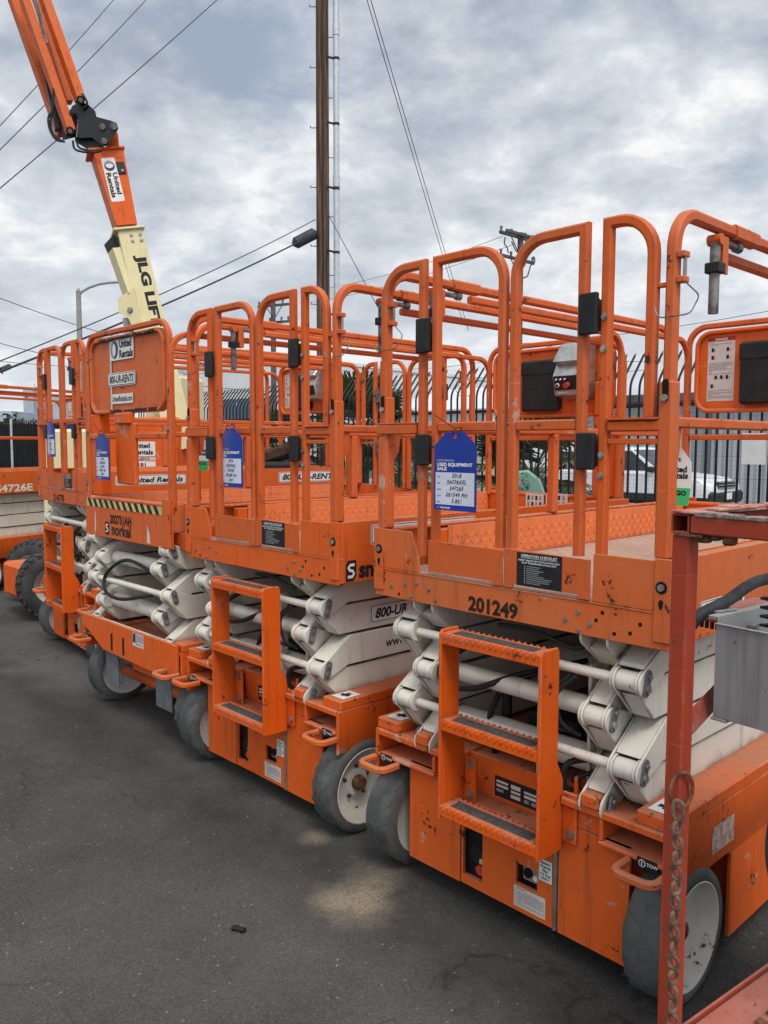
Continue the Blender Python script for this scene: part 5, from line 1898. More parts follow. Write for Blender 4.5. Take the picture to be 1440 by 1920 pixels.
# side rail with raised lip at the bottom right corner
e0 = tl(1375, 1855, 1.61)
m = MB()
zr = e0.z
m.box(e0.x, e0.x + 0.006, -1.3, 1.6, zr - 0.10, zr + 0.006, 0.002)
m.box(e0.x + 0.007, e0.x + 0.085, -1.3, 1.6, zr - 0.012, zr - 0.004, 0.002)
m.prism([(e0.x + 0.075, zr - 0.004), (e0.x + 0.095, zr + 0.004), (e0.x + 0.5, zr - 0.06), (e0.x + 0.5, zr - 0.08), (e0.x + 0.08, zr - 0.016)], 1, -1.3, 1.6)
m.build('side_rail', REDP, tr).color = (0.5, 1, 1, 1)
m = MB()
rs = random.Random(8)
y = -1.2
while y < 1.5:
    w_ = rs.uniform(0.01, 0.05)
    if rs.random() < 0.7:
        x0 = e0.x + 0.078 + rs.uniform(-0.004, 0.004)
        m.box(x0, x0 + rs.uniform(0.008, 0.022), y, y + w_, zr - 0.004, zr + 0.0055, 0.0015)
    y += w_
m.build('rail_edge', RUST, tr)
m = MB()
wc = tl(1632, 1585, 1.95)
pr = [(0.0, 0.13), (0.0, 0.20), (-0.02, 0.222), (-0.14, 0.222), (-0.16, 0.20), (-0.16, 0.13)]
m.lathe(pr, wc, (1, 0.0, 0), 40, closed=True)
m.lathe([(-0.03, 0.13), (-0.05, 0.10), (-0.05, 0.0)], wc, (1, 0, 0), 32)
m.build('wheel', TYREB, tr)
m = MB()
p = tl(1327, 1172, 1.72)
m.box(p.x - 0.06, p.x + 0.05, p.y - 0.01, p.y + 0.30, p.z + 0.012, p.z + 0.020, 0.002, 0)
for k in range(8):
    m.box(p.x - 0.05 + k * 0.012, p.x - 0.044 + k * 0.012, p.y - 0.008, p.y + 0.0, p.z - 0.004, p.z + 0.012, 0.001, 1)
m.build('bracket', [REDP, BLACKM], tr)

# open aluminium box fixed beside it
bx = empty('metal_box', (pc.x, pc.y, 0), TY, 'open topped dull grey aluminium box with a thick black cable over it', 'metal box')
b0 = tl(1343, 1168, 1.62)
b1 = tl(1337, 1342, 1.62)
x0, y0, zt, zb = b0.x, b0.y, b0.z, b1.z
m = MB()
t_ = 0.003
m.box(x0, x0 + 0.8, y0, y0 + t_, zb, zt, 0.001)
m.box(x0, x0 + t_, y0 + t_, y0 + 0.55, zb, zt + 0.012, 0.001)
m.box(x0 - 0.018, x0 + t_, y0 + 0.0, y0 + 0.55, zt + 0.012, zt + 0.015, 0.001)
m.box(x0, x0 + 0.8, y0 + 0.55, y0 + 0.553, zb, zt + 0.012, 0.001)
m.box(x0 + t_, x0 + 0.8, y0 + t_, y0 + 0.55, zb, zb + t_, 0.001)
m.box(x0 + 0.797, x0 + 0.8, y0 + t_, y0 + 0.55, zb + t_, zt, 0.001)
m.box(x0, x0 + 0.8, y0 - 0.004, y0 + 0.002, zt - 0.001, zt + 0.0025, 0.001)
m.box(x0 - 0.004, x0 + 0.03, y0 - 0.002, y0 + 0.02, zb - 0.006, zb - 0.0005, 0.001)
m.build('box_shell', ALU, bx)
m = MB()
bolt(m, (x0, y0 + 0.03, zt - 0.055), (-1, 0, 0), 0.006, 0.010)
m.cyl((x0 + t_, y0 + 0.12, zt - 0.02), (x0 + 0.022, y0 + 0.12, zt - 0.02), 0.008, 10)
m.box(x0 - 0.0012, x0, y0 + 0.006, y0 + 0.008, zt - 0.10, zt - 0.02, 0, 1)
m.build('box_bolt', [BOLT, DARK], bx)
m = MB()
cl = []
for k in range(80):
    a = k * 0.55
    cl.append((x0 + 0.06 + 0.014 * math.cos(a), y0 + 0.09 + 0.014 * math.sin(a), zt - 0.07 + k * 0.0016))
m.sweep(cl, rdprof(0.0035, 6))
m.box(x0 + 0.03, x0 + 0.2, y0 + 0.06, y0 + 0.2, zt - 0.09, zt - 0.055, 0.004)
m.build('spring', BLACKM, bx)
m = MB()
pts = [at(1296, 1172, 1.66), at(1312, 1152, 1.66), at(1342, 1136, 1.67), at(1370, 1121, 1.69), at(1400, 1099, 1.72), at(1430, 1086, 1.76), at(1480, 1082, 1.80), at(1560, 1120, 1.82)]
m.sweep(smooth(pts), rdprof(0.0125, 14))
tag(m.build('cable', simple("black_cable_sheath", (0.045, 0.047, 0.048), 0.6, var=0.4, scale=30)), 'thick black cable curving over the aluminium box', 'cable')
m = MB()
m.M = TM
c = TI @ at(1345, 1151, 1.66)
m.prism([(c.x - 0.03, c.y - 0.01), (c.x - 0.012, c.y - 0.02), (c.x + 0.01, c.y + 0.0), (c.x + 0.015, c.y + 0.05), (c.x - 0.005, c.y + 0.05)], 2, zt + 0.0155, zt + 0.020, b=0.001)
tag(m.build('metal_clip', ALU), 'small grey metal clip lying on the flange of the aluminium box', 'clip')

# chain hanging from the ring
m = MB()
ch0, ch1 = at(1272, 1518, 1.44), at(1262, 1935, 1.44)
nl = 15
dv = (ch1 - ch0) / nl
rs = random.Random(2)
for i in range(nl + 3):
    c = ch0 + dv * (i + 0.15) + RGT * rs.uniform(-0.0012, 0.0012)
    ang = YAW + (0.55 if i % 2 else -0.95) + rs.uniform(-0.2, 0.2)
    ux = Vector((math.cos(ang), math.sin(ang), 0))
    ln = dv.length * 0.93
    hw = 0.0098
    if i == 0:
        ln *= 1.5
        c = c + Vector((0, 0, 0.004))
    pts = []
    for k in range(20):
        t = 2 * PI * k / 20
        s_ = math.sin(t)
        pts.append(c + ux * hw * math.cos(t) + Vector((rs.uniform(-1, 1) * 0.0003, 0, (ln / 2 - hw * 0.2) * (1 if s_ > 0 else -1) * (abs(s_) ** 0.5))))
    m.sweep(pts, rdprof(0.0039, 8), closed=True)
tag(m.build('chain', CHAINM), 'rusty link chain hanging from the ring on the red post', 'chain')

# ================================================================== fence along the street
YF = 7.0
fence = empty('fence', (0, YF, 0), 0, 'black iron picket fence with outward curved tips along the street', 'fence')
bay = 2.44
nb = 9
for i in range(nb + 1):
    x = 3.0 - i * bay
    m = MB()
    m.box(x - 0.035, x + 0.035, -0.035, 0.035, 0, 2.20, 0.005)
    m.build('fence_post', FENCEM, fence)
    if i == nb: break
    m = MB()
    n = 20
    for k in range(1, n):
        xx = x - bay * k / n
        p_ = fillet([(xx, 0.0, 0.10), (xx, 0.0, 2.38), (xx, 0.30, 2.74)], 0.25, 5)
        m.sweep(p_, sqprof(0.023, 0.023, 0.003), N=(1, 0, 0))
        m.add([(xx - 0.010, 0.29, 2.725), (xx + 0.010, 0.29, 2.725), (xx + 0.010, 0.305, 2.745), (xx - 0.010, 0.305, 2.745), (xx, 0.335, 2.785)], [(0, 1, 4), (1, 2, 4), (2, 3, 4), (3, 0, 4)])
    m.build('picket_panel', FENCEM, fence, smooth=0)
    for z in (0.25, 2.10):
        m = MB()
        m.box(x - bay + 0.036, x - 0.036, -0.018, 0.018, z - 0.022, z + 0.022, 0.003)
        m.build('fence_rail', FENCEM, fence)
    m = MB()
    z = 0.15
    while z < 2.06:
        m.box(x - bay, x, 0.030, 0.0335, z, z + (0.004 if int(z / 0.05) % 5 == 0 else 0.0012), 0)
        z += 0.05
    k = 0
    while k * 0.05 < bay:
        m.box(x - k * 0.05 - 0.0012, x - k * 0.05, 0.0340, 0.0352, 0.15, 2.06, 0)
        k += 1
    m.build('wire_mesh', MESHW, fence, smooth=0)
m = MB()
q = on_y(1413, 840, YF - 0.03)
m.box(q.x - 0.13, q.x + 0.13, YF - 0.032, YF - 0.028, q.z - 0.17, q.z + 0.17, 0.001)
tag(m.build('notice', WHITE), 'white paper notice fixed to the fence at the far right', 'notice')

# ================================================================== palms behind the fence
GP = 'fan palms behind the fence'


def palm(x, y, zc, r, n, label, seed, dry=0.15):
    rs = random.Random(seed)
    t = empty('palm', (x, y, 0), 0, label, 'palm', GP)
    m = MB()
    m.sweep([(0, 0, 0), (0.02, 0, zc * 0.5), (0, 0, zc)], rdprof(0.13, 10))
    for k in range(40):
        a, z = rs.uniform(0, 2 * PI), rs.uniform(0.05, zc)
        m.cyl((0.11 * math.cos(a), 0.11 * math.sin(a), z), (0.20 * math.cos(a), 0.20 * math.sin(a), z + 0.12), 0.03, 5, r1=0.01)
    m.build('trunk', FRONDD, t)
    m = MB()
    for k in range(n):
        az = rs.uniform(0, 2 * PI)
        el = rs.uniform(-0.75, 1.35)
        stem = r * rs.uniform(0.45, 0.65)
        d_ = Vector((math.cos(az) * math.cos(el), math.sin(az) * math.cos(el), math.sin(el)))
        base = Vector((0, 0, zc))
        tip = base + d_ * stem
        mi = 1 if (el < -0.35 and rs.random() < 0.6) or rs.random() < dry * 0.4 else 0
        m.sweep([base, (base + tip) / 2 + Vector((0, 0, 0.03)), tip], [(0.009, -0.006), (0.0, 0.009), (-0.009, -0.006)], mi=mi)
        side = d_.cross(Vector((0, 0, 1)))
        if side.length < 0.1: side = Vector((1, 0, 0))
        side.normalize()
        nrm = side.cross(d_).normalized()
        nbk = 22
        for j in range(nbk):
            f = (j / (nbk - 1) - 0.5) * 2
            ang = f * 1.75
            ld = (d_ * math.cos(ang) + side * math.sin(ang)).normalized()
            L = r * (0.62 - 0.16 * abs(f)) * rs.uniform(0.85, 1.1)
            wdt = 0.020 * r / 0.9 + 0.004
            pr = ld.cross(nrm).normalized() * wdt
            p1 = tip + ld * L * 0.45 + nrm * 0.01
            p2 = tip + ld * L * 0.8 + Vector((0, 0, -0.06 * L))
            p3 = tip + ld * L * 1.0 + Vector((0, 0, -0.22 * L * rs.uniform(0.4, 1.2)))
            m.add([tip, p1 + pr, p2 + pr * 0.6, p3, p2 - pr * 0.6, p1 - pr, p1 + nrm * 0.008], [(0, 1, 6), (0, 6, 5), (1, 2, 6), (6, 2, 4), (6, 4, 5), (2, 3, 4)], mi)
    m.build('crown', [FROND, FRONDD], t, smooth=0)
    return t


p = on_y(676, 800, 8.1)
palm(p.x, p.y, 1.85, 1.15, 46, 'tallest fan palm, its fronds rising above the fence tips', 3)
p = on_y(1000, 850, 8.0)
palm(p.x, p.y, 1.15, 1.15, 44, 'low bushy fan palm behind the teal machine', 5)
p = on_y(752, 860, 8.3)
palm(p.x, p.y, 1.1, 0.9, 34, 'small fan palm half hidden by orange rails, right of the tallest palm', 9)
p = on_y(548, 850, 8.0)
palm(p.x, p.y, 1.5, 0.9, 34, 'fan palm behind the orange control panel, left of the tallest palm', 13)

# ================================================================== things standing between lifts and fence
p = at(985, 900, 6.7)
t = empty('pump', (p.x, p.y, 0), 0.62, 'chipped teal machine with a round port standing behind the second lift', 'machine')
m = MB()
m.prism([(-0.24, 1.10), (-0.22, 1.26), (-0.12, 1.40), (0.02, 1.42), (0.12, 1.34), (0.20, 1.12)], 1, -0.10, 0.10, b=0.012)
m.cyl((-0.09, -0.10, 1.26), (-0.09, -0.13, 1.26), 0.085, 24, mi=0)
m.cyl((-0.09, -0.131, 1.26), (-0.09, -0.134, 1.26), 0.06, 24, mi=1)
m.build('pump_head', [TEAL, GREYM], t)
m = MB()
m.box(-0.35, 0.40, -0.25, 0.25, 0.08, 1.10, 0.03)
for x in (-0.3, 0.34):
    m.box(x - 0.03, x + 0.03, -0.22, 0.22, 0.0, 0.09, 0.004)
m.build('pump_base', BLACKM, t)
for x in (0.02, 0.22, 0.42):
    m = MB()
    m.cyl((x + 0.05, -0.26, 1.13), (x + 0.05, 0.2, 1.13), 0.095, 20)
    m.cyl((x + 0.05, -0.275, 1.13), (x + 0.05, -0.26, 1.13), 0.05, 16)
    m.build('roller', BROWN, t)
p = at(522, 845, 8.0)
t = empty('seat_machine', (p.x, p.y, 0), 0.6, 'dark brown rounded seat of a machine standing behind the striped lift', 'machine')
m = MB()
m.sweep([(-0.25, 0, 1.55), (-0.1, 0, 1.50), (0.1, 0, 1.56), (0.28, 0, 1.66)], sqprof(0.3, 0.13, 0.03), N=(0, 1, 0))
m.sweep([(0.25, 0, 1.60), (0.34, 0, 1.75)], sqprof(0.3, 0.10, 0.03), N=(0, 1, 0))
m.build('seat', BROWN, t)
m = MB()
m.box(-0.3, 0.3, -0.25, 0.25, 0.0, 1.46, 0.03)
m.build('machine_body', BLACKM, t)

# ================================================================== white car in the street
pcar = at(1364, 900, 18.3)
CY = math.radians(1.5)
car = empty('parked_car', (0, 0, 0), CY, 'white compact off-roader with black bumpers parked beyond the fence', 'car')
hv = Vector((math.cos(CY), math.sin(CY), 0))
cc = Vector((pcar.x, pcar.y, 0)) - hv * 2.2 + Vector((-hv.y, hv.x, 0)) * 0.0
car.location = (cc.x, cc.y, 0.004)
car.scale = (1, 1, 0.925)


def section(zpts_lo, y):
    return [(x, y, z) for x, z in zpts_lo]


m = MB()
low = [(-2.22, 0.55), (-2.25, 0.80), (-2.2, 1.02), (0.95, 1.05), (1.55, 0.99), (2.02, 0.90), (2.16, 0.78), (2.20, 0.62), (2.18, 0.50), (1.72, 0.50), (1.66, 0.66), (1.50, 0.76), (1.25, 0.76), (1.10, 0.66), (1.04, 0.50), (-1.02, 0.50), (-1.08, 0.66), (-1.23, 0.76), (-1.48, 0.76), (-1.64, 0.66), (-1.70, 0.55)]
n = len(low)
rows = []
for y, k, dx in ((-0.89, 1.0, 0.10), (-0.86, 1.0, 0.05), (-0.6, 1.02, 0.0), (0.6, 1.02, 0.0), (0.86, 1.0, 0.05), (0.89, 1.0, 0.10)):
    rows.append([(x * (1 - dx / 2.2 * (1 if x > 1.8 else 0.3)), y, z if z < 0.9 else 0.9 + (z - 0.9) * k) for x, z in low])
vs = [p for r in rows for p in r]
fs = [[r * n + i, r * n + (i + 1) % n, (r + 1) * n + (i + 1) % n, (r + 1) * n + i] for r in range(len(rows) - 1) for i in range(n)]
fs += [list(range(n))[::-1], [(len(rows) - 1) * n + i for i in range(n)]]
m.add(vs, fs)
m.build('body', CARW, car)
m = MB()
b0_ = [(-2.18, -0.80, 1.03), (1.02, -0.80, 1.05), (1.02, 0.80, 1.05), (-2.18, 0.80, 1.03)]
t0_ = [(-1.95, -0.62, 1.66), (0.12, -0.62, 1.68), (0.12, 0.62, 1.68), (-1.95, 0.62, 1.66)]
m.add(b0_ + t0_, [(0, 1, 2, 3), (7, 6, 5, 4), (0, 4, 5, 1), (1, 5, 6, 2), (2, 6, 7, 3), (3, 7, 4, 0)])
m.box(-1.9, 0.05, -0.6, 0.6, 1.675, 1.70, 0.02)
m.build('cabin', CARW, car, smooth=0)
for s in (-1, 1):
    def gp(x, z):
        f = (z - 1.04) / 0.63
        return (x, s * (0.80 - 0.18 * f + 0.006), z)
    for quad in (((-2.0, 1.10), (-1.25, 1.10), (-1.25, 1.58), (-1.85, 1.56)), ((-1.18, 1.10), (-0.38, 1.10), (-0.38, 1.60), (-1.18, 1.59)), ((-0.30, 1.10), (0.80, 1.11), (0.18, 1.60), (-0.30, 1.60))):
        m = MB()
        m.add([gp(*q) for q in quad], [(0, 1, 2, 3)])
        m.build('side_window', GLASSD, car, smooth=0)
    m = MB()
    m.box(0.72, 0.90, s * 0.80, s * 0.98, 1.08, 1.22, 0.04)
    m.build('mirror', CARB, car)
    m = MB()
    m.add([(1.55, s * 0.895, 0.80), (2.00, s * 0.80, 0.80), (2.14, s * 0.60, 0.78), (2.08, s * 0.62, 0.905), (1.90, s * 0.82, 0.93), (1.60, s * 0.898, 0.93)], [(0, 1, 4, 5), (1, 2, 3, 4)])
    m.build('headlight', LAMP, car, smooth=0)
    m = MB()
    m.add([(1.50, s * 0.902, 0.82), (1.66, s * 0.880, 0.82), (1.66, s * 0.884, 0.92), (1.53, s * 0.904, 0.92)], [(0, 1, 2, 3)])
    m.build('indicator', AMBER, car, smooth=0)
    for x in (1.38, -1.36):
        w = MB()
        w.lathe([(0.0, 0.0), (0.01, 0.10), (0.0, 0.20), (-0.02, 0.215)], (x, s * 0.86, 0.335), (0, s, 0), 24, mi=1)
        w.lathe([(0.0, 0.215), (0.01, 0.30), (-0.03, 0.335), (-0.2, 0.335), (-0.2, 0.2)], (x, s * 0.86, 0.335), (0, s, 0), 28, mi=0)
        w.build('wheel', [TYREB, GREYM], car)
    m = MB()
    m.box(-1.05, 1.06, s * 0.86, s * 0.905, 0.36, 0.56, 0.03)
    m.build('sill', CARB, car)
m = MB()
m.add([(1.03, -0.72, 1.08), (1.03, 0.72, 1.08), (0.20, 0.58, 1.63), (0.20, -0.58, 1.63)], [(0, 1, 2, 3)])
m.build('windscreen', GLASSD, car, smooth=0)
m = MB()
m.box(1.72, 2.24, -0.86, 0.86, 0.34, 0.64, 0.06)
m.box(-2.3, -1.72, -0.86, 0.86, 0.36, 0.60, 0.06)
m.box(-1.7, 1.72, -0.8, 0.8, 0.28, 0.5, 0.03)
m.build('bumper', CARB, car)
m = MB()
m.box(2.14, 2.20, -0.46, 0.46, 0.70, 0.88, 0.02, 0)
for z in (0.72, 0.79, 0.86):
    m.box(2.19, 2.215, -0.45, 0.45, z - 0.012, z + 0.012, 0.004, 1)
m.build('grille', [CARB, ALU], car)
m = MB()
m.box(2.243, 2.25, -0.16, 0.16, 0.44, 0.60, 0.004)
m.build('number_plate', WHITE, car)
m = MB()
m.box(-1.0, -0.84, -0.92, -0.895, 0.90, 0.93, 0.008)
m.box(0.0, 0.16, -0.92, -0.895, 0.92, 0.95, 0.008)
m.build('door_handle', CARB, car)

# ================================================================== buildings
m = MB()
p0 = at(1080, 745, 26)
u = Vector((math.cos(0.05), math.sin(0.05), 0))
bw = empty('warehouse', (p0.x, p0.y, 0), 0.05, 'low grey corrugated shed with a dark roof edge behind the white car', 'shed')
zt = at(1160, 752, 26).z
pts = []
n = 170
for i in range(n):
    x = i * 0.11
    pts.append((x, 0.0 if i % 2 else 0.035))
vs = [(x, y, 0) for x, y in pts] + [(x, y, zt - 0.12) for x, y in pts]
m.add(vs, [[i, i + 1, n + i + 1, n + i] for i in range(n - 1)])
m.build('wall', CORR, bw, smooth=0)
m = MB()
m.box(-0.1, n * 0.11, -0.25, 6, zt - 0.12, zt + 0.12, 0.02)
m.build('roof', DARKSTEEL, bw)
m = MB()
for x in (4.2, 7.6, 10.5):
    m.box(x, x + 0.14, -0.12, 0.0, 0, zt - 0.14, 0.01)
m.build('downpipe', GREYM, bw)
m = MB()
m.box(6.3, 7.4, -0.06, 0.0, 0, 2.0, 0.01)
m.build('door', DARKSTEEL, bw)

wb = empty('office_building', (0, 0, 0), 0, 'large white building with dark blue window bands beyond the fence', 'building')
pL, pR = at(335, 833, 75), at(528, 833, 66)
ux = (pR - pL)
ux.z = 0
wid = ux.length
ang = math.atan2(ux.y, ux.x)
wb.location = (pL.x, pL.y, 0)
wb.rotation_euler = (0, 0, ang)
hB = at(430, 682, 70).z
m = MB()
m.box(0, wid, 0, 30, 0, hB, 0.02)
m.build('wall', STUCCO, wb)
m = MB()
m.box(-0.1, wid + 0.1, -0.1, 30.1, hB + 0.002, hB + 0.35, 0.02)
m.build('parapet', STUCCO, wb)
zw0, zw1 = at(430, 788, 70).z, at(430, 749, 70).z
for (a, b_) in ((0.40, 0.60), (0.60, 0.74), (0.74, 0.95)):
    m = MB()
    m.box(wid * a + 0.1, wid * b_ - 0.1, -0.08, -0.005, zw0, zw1, 0.01)
    m.build('window', BGLASS, wb)
for (a, b_, za, zb_) in ((0.0, 0.05, 0.55, 0.95), (0.05, 0.12, 0.55, 0.95)):
    m = MB()
    m.box(wid * a + 0.1, wid * b_, -0.08, -0.005, hB * za, hB * 0.86, 0.01)
    m.build('window', BGLASS, wb)
wb2 = empty('depot_building', (0, 0, 0), 0, 'long low white depot roof beyond the fence, right of the palms', 'building')
pL, pR = at(700, 833, 62), at(915, 833, 54)
ux = pR - pL
ux.z = 0
wid = ux.length
wb2.location = (pL.x, pL.y, 0)
wb2.rotation_euler = (0, 0, math.atan2(ux.y, ux.x))
h2 = at(800, 714, 58).z
m = MB()
m.box(0, wid, 0, 25, 0, h2 * 0.62, 0.02)
m.build('wall', STUCCO, wb2)
m = MB()
m.prism([(-0.3, h2 * 0.622), (-0.3, h2 * 0.66), (8, h2), (25, h2 * 0.66), (25, h2 * 0.622)], 0, -0.2, wid + 0.2)
m.build('roof', simple("white_metal_roof", (0.66, 0.68, 0.70), 0.5, var=0.06, scale=0.3), wb2, smooth=0)
# cream annexe with a tall window, seen low between the rails
an = empty('annexe', (0, 0, 0), 0, 'small pale yellow annexe with a dark window low beyond the fence', 'building')
pA = at(735, 833, 24)
an.location = (pA.x, pA.y, 0)
an.rotation_euler = (0, 0, 0.3)
m = MB()
m.box(0, 2.6, 0, 3, 0, 2.1, 0.02)
m.build('wall', simple("cream_wall", (0.55, 0.50, 0.38), 0.9, var=0.08, scale=1), an)
m = MB()
m.box(0.7, 1.2, -0.05, -0.005, 0.4, 1.5, 0.01)
m.build('window', BGLASS, an)
# hazy towers and trees far left
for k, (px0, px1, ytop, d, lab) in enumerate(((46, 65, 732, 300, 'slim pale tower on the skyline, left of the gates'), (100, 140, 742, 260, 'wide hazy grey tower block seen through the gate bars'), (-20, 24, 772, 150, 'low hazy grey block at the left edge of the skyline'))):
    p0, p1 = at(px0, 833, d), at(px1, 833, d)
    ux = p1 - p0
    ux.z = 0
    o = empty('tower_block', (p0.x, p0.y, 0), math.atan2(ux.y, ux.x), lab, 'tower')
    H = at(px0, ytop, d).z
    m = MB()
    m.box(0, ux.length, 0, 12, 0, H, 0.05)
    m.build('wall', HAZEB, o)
    m = MB()
    m.box(ux.length * 0.2, ux.length * 0.45, -0.05, -0.01, H * 0.85, H * 0.9, 0.01)
    m.build('window', BGLASS, o)


def far_tree(px, ytop, d, r, label, seed):
    rs = random.Random(seed)
    p0 = at(px, 833, d)
    H = at(px, ytop, d).z
    o = empty('tree', (p0.x, p0.y, 0), 0, label, 'tree', 'trees on the far skyline')
    m = MB()
    m.cyl((0, 0, 0), (0, 0, H * 0.7), 0.25, 8, r1=0.1)
    for k in range(6):
        a = rs.uniform(0, 2 * PI)
        m.cyl((0, 0, H * 0.45), (math.cos(a) * r * 0.6, math.sin(a) * r * 0.6, H * 0.75), 0.09, 6, r1=0.03)
    m.build('trunk', WOODF, o)
    m = MB()
    for k in range(900):
        a, b_ = rs.uniform(0, 2 * PI), rs.uniform(-1, 1)
        rr = r * (rs.random() ** 0.4) * (0.8 + 0.25 * math.sin(a * 3 + b_ * 4))
        c = Vector((math.cos(a) * rr * math.sqrt(1 - b_ * b_), math.sin(a) * rr * math.sqrt(1 - b_ * b_), H - r * 0.9 + b_ * rr * 0.9))
        s_ = rs.uniform(0.12, 0.3) * r / 2
        d1 = Vector((rs.uniform(-1, 1), rs.uniform(-1, 1), rs.uniform(-1, 1))).normalized() * s_
        d2 = d1.orthogonal().normalized() * s_ * 0.6
        m.add([c - d1, c + d2, c + d1, c - d2], [(0, 1, 2, 3)])
    m.build('crown', TREEL, o, smooth=0)


far_tree(20, 776, 90, 2.2, 'dark round tree on the skyline at the far left', 1)
far_tree(50, 785, 95, 1.8, 'smaller dark tree on the skyline beside the slim tower', 2)
# dark screened fence far left
sf = empty('screen_fence', (0, 0, 0), 0, 'dark mesh screened fence far off at the left edge', 'fence')
pL, pR = at(-40, 833, 24), at(160, 833, 20)
ux = pR - pL
ux.z = 0
sf.location = (pL.x, pL.y, 0)
sf.rotation_euler = (0, 0, math.atan2(ux.y, ux.x))
m = MB()
m.box(0, ux.length, 0.03, 0.05, 0.02, 2.15, 0.002)
m.build('screen', simple("dark_screen_mesh", (0.028, 0.03, 0.032), 0.8, var=0.5, scale=6), sf)
m = MB()
k = 0.0
while k < ux.length:
    m.box(k, k + 0.02, 0.0, 0.02, 0.02, 2.25, 0)
    k += 0.13
m.build('pickets', FENCEM, sf, smooth=0)
for k in range(4):
    m = MB()
    x = ux.length * (0.08 + 0.28 * k)
    m.cyl((x, -0.03, 0), (x, -0.03, 2.3), 0.035, 8)
    m.build('fence_post', GALV, sf)

# ================================================================== poles, lamp, wires
P = at(603, 250, 21)
P.z = 0
pole = empty('utility_pole', (P.x, P.y, 0), 0, 'tall brown wooden utility pole with a pale conduit beside it', 'utility pole', 'wooden utility poles')
m = MB()
m.cyl((0, 0, 0), (0, 0, 17), 0.175, 20, r1=0.15)
m.build('pole', WOOD, pole)
rt = RGT
m = MB()
cx = rt * 0.355 - FWD * 0.18
m.cyl((cx.x, cx.y, 0), (cx.x, cx.y, 17), 0.074, 14)
for z in (2.0, 4.5, 8.0, 11.6, 15.0):
    m.cyl((cx.x, cx.y, z), (cx.x, cx.y, z + 0.28), 0.086, 14)
m.build('conduit', GALV, pole)
m = MB()
for z in [3.3 + 1.55 * k for k in range(8)]:
    a = rt * 0.12 - FWD * 0.14
    m.box(0, 0, 0, 0, 0, 0) if False else None
    m.sweep([(a.x, a.y, z + 0.07), (cx.x, cx.y, z)], sqprof(0.05, 0.03, 0.004))
    m.cyl((cx.x, cx.y, z - 0.03), (cx.x, cx.y, z + 0.03), 0.082, 12)
m.build('standoff', BLACKM, pole)
m = MB()
k = 0
z = 3.0
while z < 15:
    s = -1 if k % 2 else 1
    a = rt * (0.14 * s)
    e = rt * (0.30 * s)
    m.sweep([(a.x, a.y, z), (e.x, e.y, z), (e.x, e.y, z + 0.05)], rdprof(0.012, 6))
    z += 0.72
    k += 1
m.build('step', BLACKM, pole)
m = MB()
a = -FWD * 0.182 + rt * 0.02
m.cyl((a.x, a.y, 0), (a.x, a.y, 16), 0.02, 8)
m.build('ground_wire', BLACKM, pole)


def far_pole(px, ytop, d, arms, label, ang):
    P = at(px, ytop, d)
    H = P.z
    o = empty('utility_pole', (P.x, P.y, 0), ang, label, 'utility pole', 'wooden utility poles')
    m = MB()
    m.cyl((0, 0, 0), (0, 0, H), 0.19, 14, r1=0.14)
    m.build('pole', WOODF, o)
    for (y_, half, off, dbl) in arms:
        zz_ = at(px, y_, d).z
        m = MB()
        for s in ((-1, 1) if dbl else (1,)):
            m.box(off - half, off + half, s * 0.19 - 0.06, s * 0.19 + 0.06, zz_ - 0.07, zz_ + 0.07, 0.01)
        m.sweep([(off - half * 0.5, 0.1, zz_), (0, 0.1, zz_ - 0.8)], sqprof(0.05, 0.03, 0.004))
        m.sweep([(off + half * 0.5, 0.1, zz_), (0, 0.1, zz_ - 0.8)], sqprof(0.05, 0.03, 0.004))
        m.build('crossarm', WOODF, o)
        for k in (-0.92, -0.35, 0.45, 0.92):
            m = MB()
            x = off + half * k
            m.cyl((x, 0.19, zz_ + 0.07), (x, 0.19, zz_ + 0.28), 0.05, 8, r1=0.07)
            m.build('insulator', GREYM, o)
    return o


fp1 = far_pole(975, 436, 40, ((442, 1.35, 0.0, True), (484, 1.35, 0.0, False)), 'grey utility pole with two crossarms showing above the gate of the nearest lift', PI / 2)
fp2 = far_pole(511, 566, 48, ((572, 1.2, 0.0, False), (604, 1.0, 0.0, False)), 'distant utility pole with two crossarms behind the second lift', 0.35)
# conductors hanging at the near crossarm
m = MB()
for pts in ([(946, 444), (944, 456), (950, 464), (952, 474)], [(1000, 480), (1003, 492), (994, 496), (988, 518), (975, 522)], [(958, 452), (966, 470), (978, 478)]):
    m.sweep(fillet([at(x, y, 39.8) for x, y in pts], 0.15, 3), rdprof(0.03, 6))
tag(m.build('jumper_wires', WIRE), 'slack jumper wires looping between the two crossarms', 'wires')

P = at(146, 548, 30)
P.z = 0
lamp = empty('street_lamp', (P.x, P.y, 0), 0, 'grey street lamp pole with a curved arm beside the boom', 'street lamp')
H = at(146, 548, 30).z
m = MB()
m.cyl((0, 0, 0), (0, 0, H), 0.13, 14, r1=0.085)
m.cyl((0, 0, H), (0, 0, H + 0.12), 0.095, 14, r1=0.03)
m.build('pole', PALET, lamp)
m = MB()
pts = [at(x, y, 30) - P + Vector((0, 0, 0)) for x, y in ((147, 556), (152, 549), (165, 541), (185, 534), (205, 531), (232, 530))]
pts = [Vector((p.x, p.y, p.z + P.z)) if False else Vector((p.x, p.y, at(0, 833, 30).z + p.z)) for p in pts]
pts = [Vector(((at(x, y, 30) - P).x, (at(x, y, 30) - P).y, at(x, y, 30).z)) for x, y in ((147, 556), (152, 549), (165, 541), (185, 534), (205, 531), (232, 530))]
m.sweep(pts, rdprof(0.045, 8))
m.build('lamp_arm', PALET, lamp)
m = MB()
e = pts[-1]
m.sweep([e, e + RGT * 0.35 + Vector((0, 0, -0.02)), e + RGT * 0.7 + Vector((0, 0, -0.08))], sqprof(0.16, 0.28, 0.05))
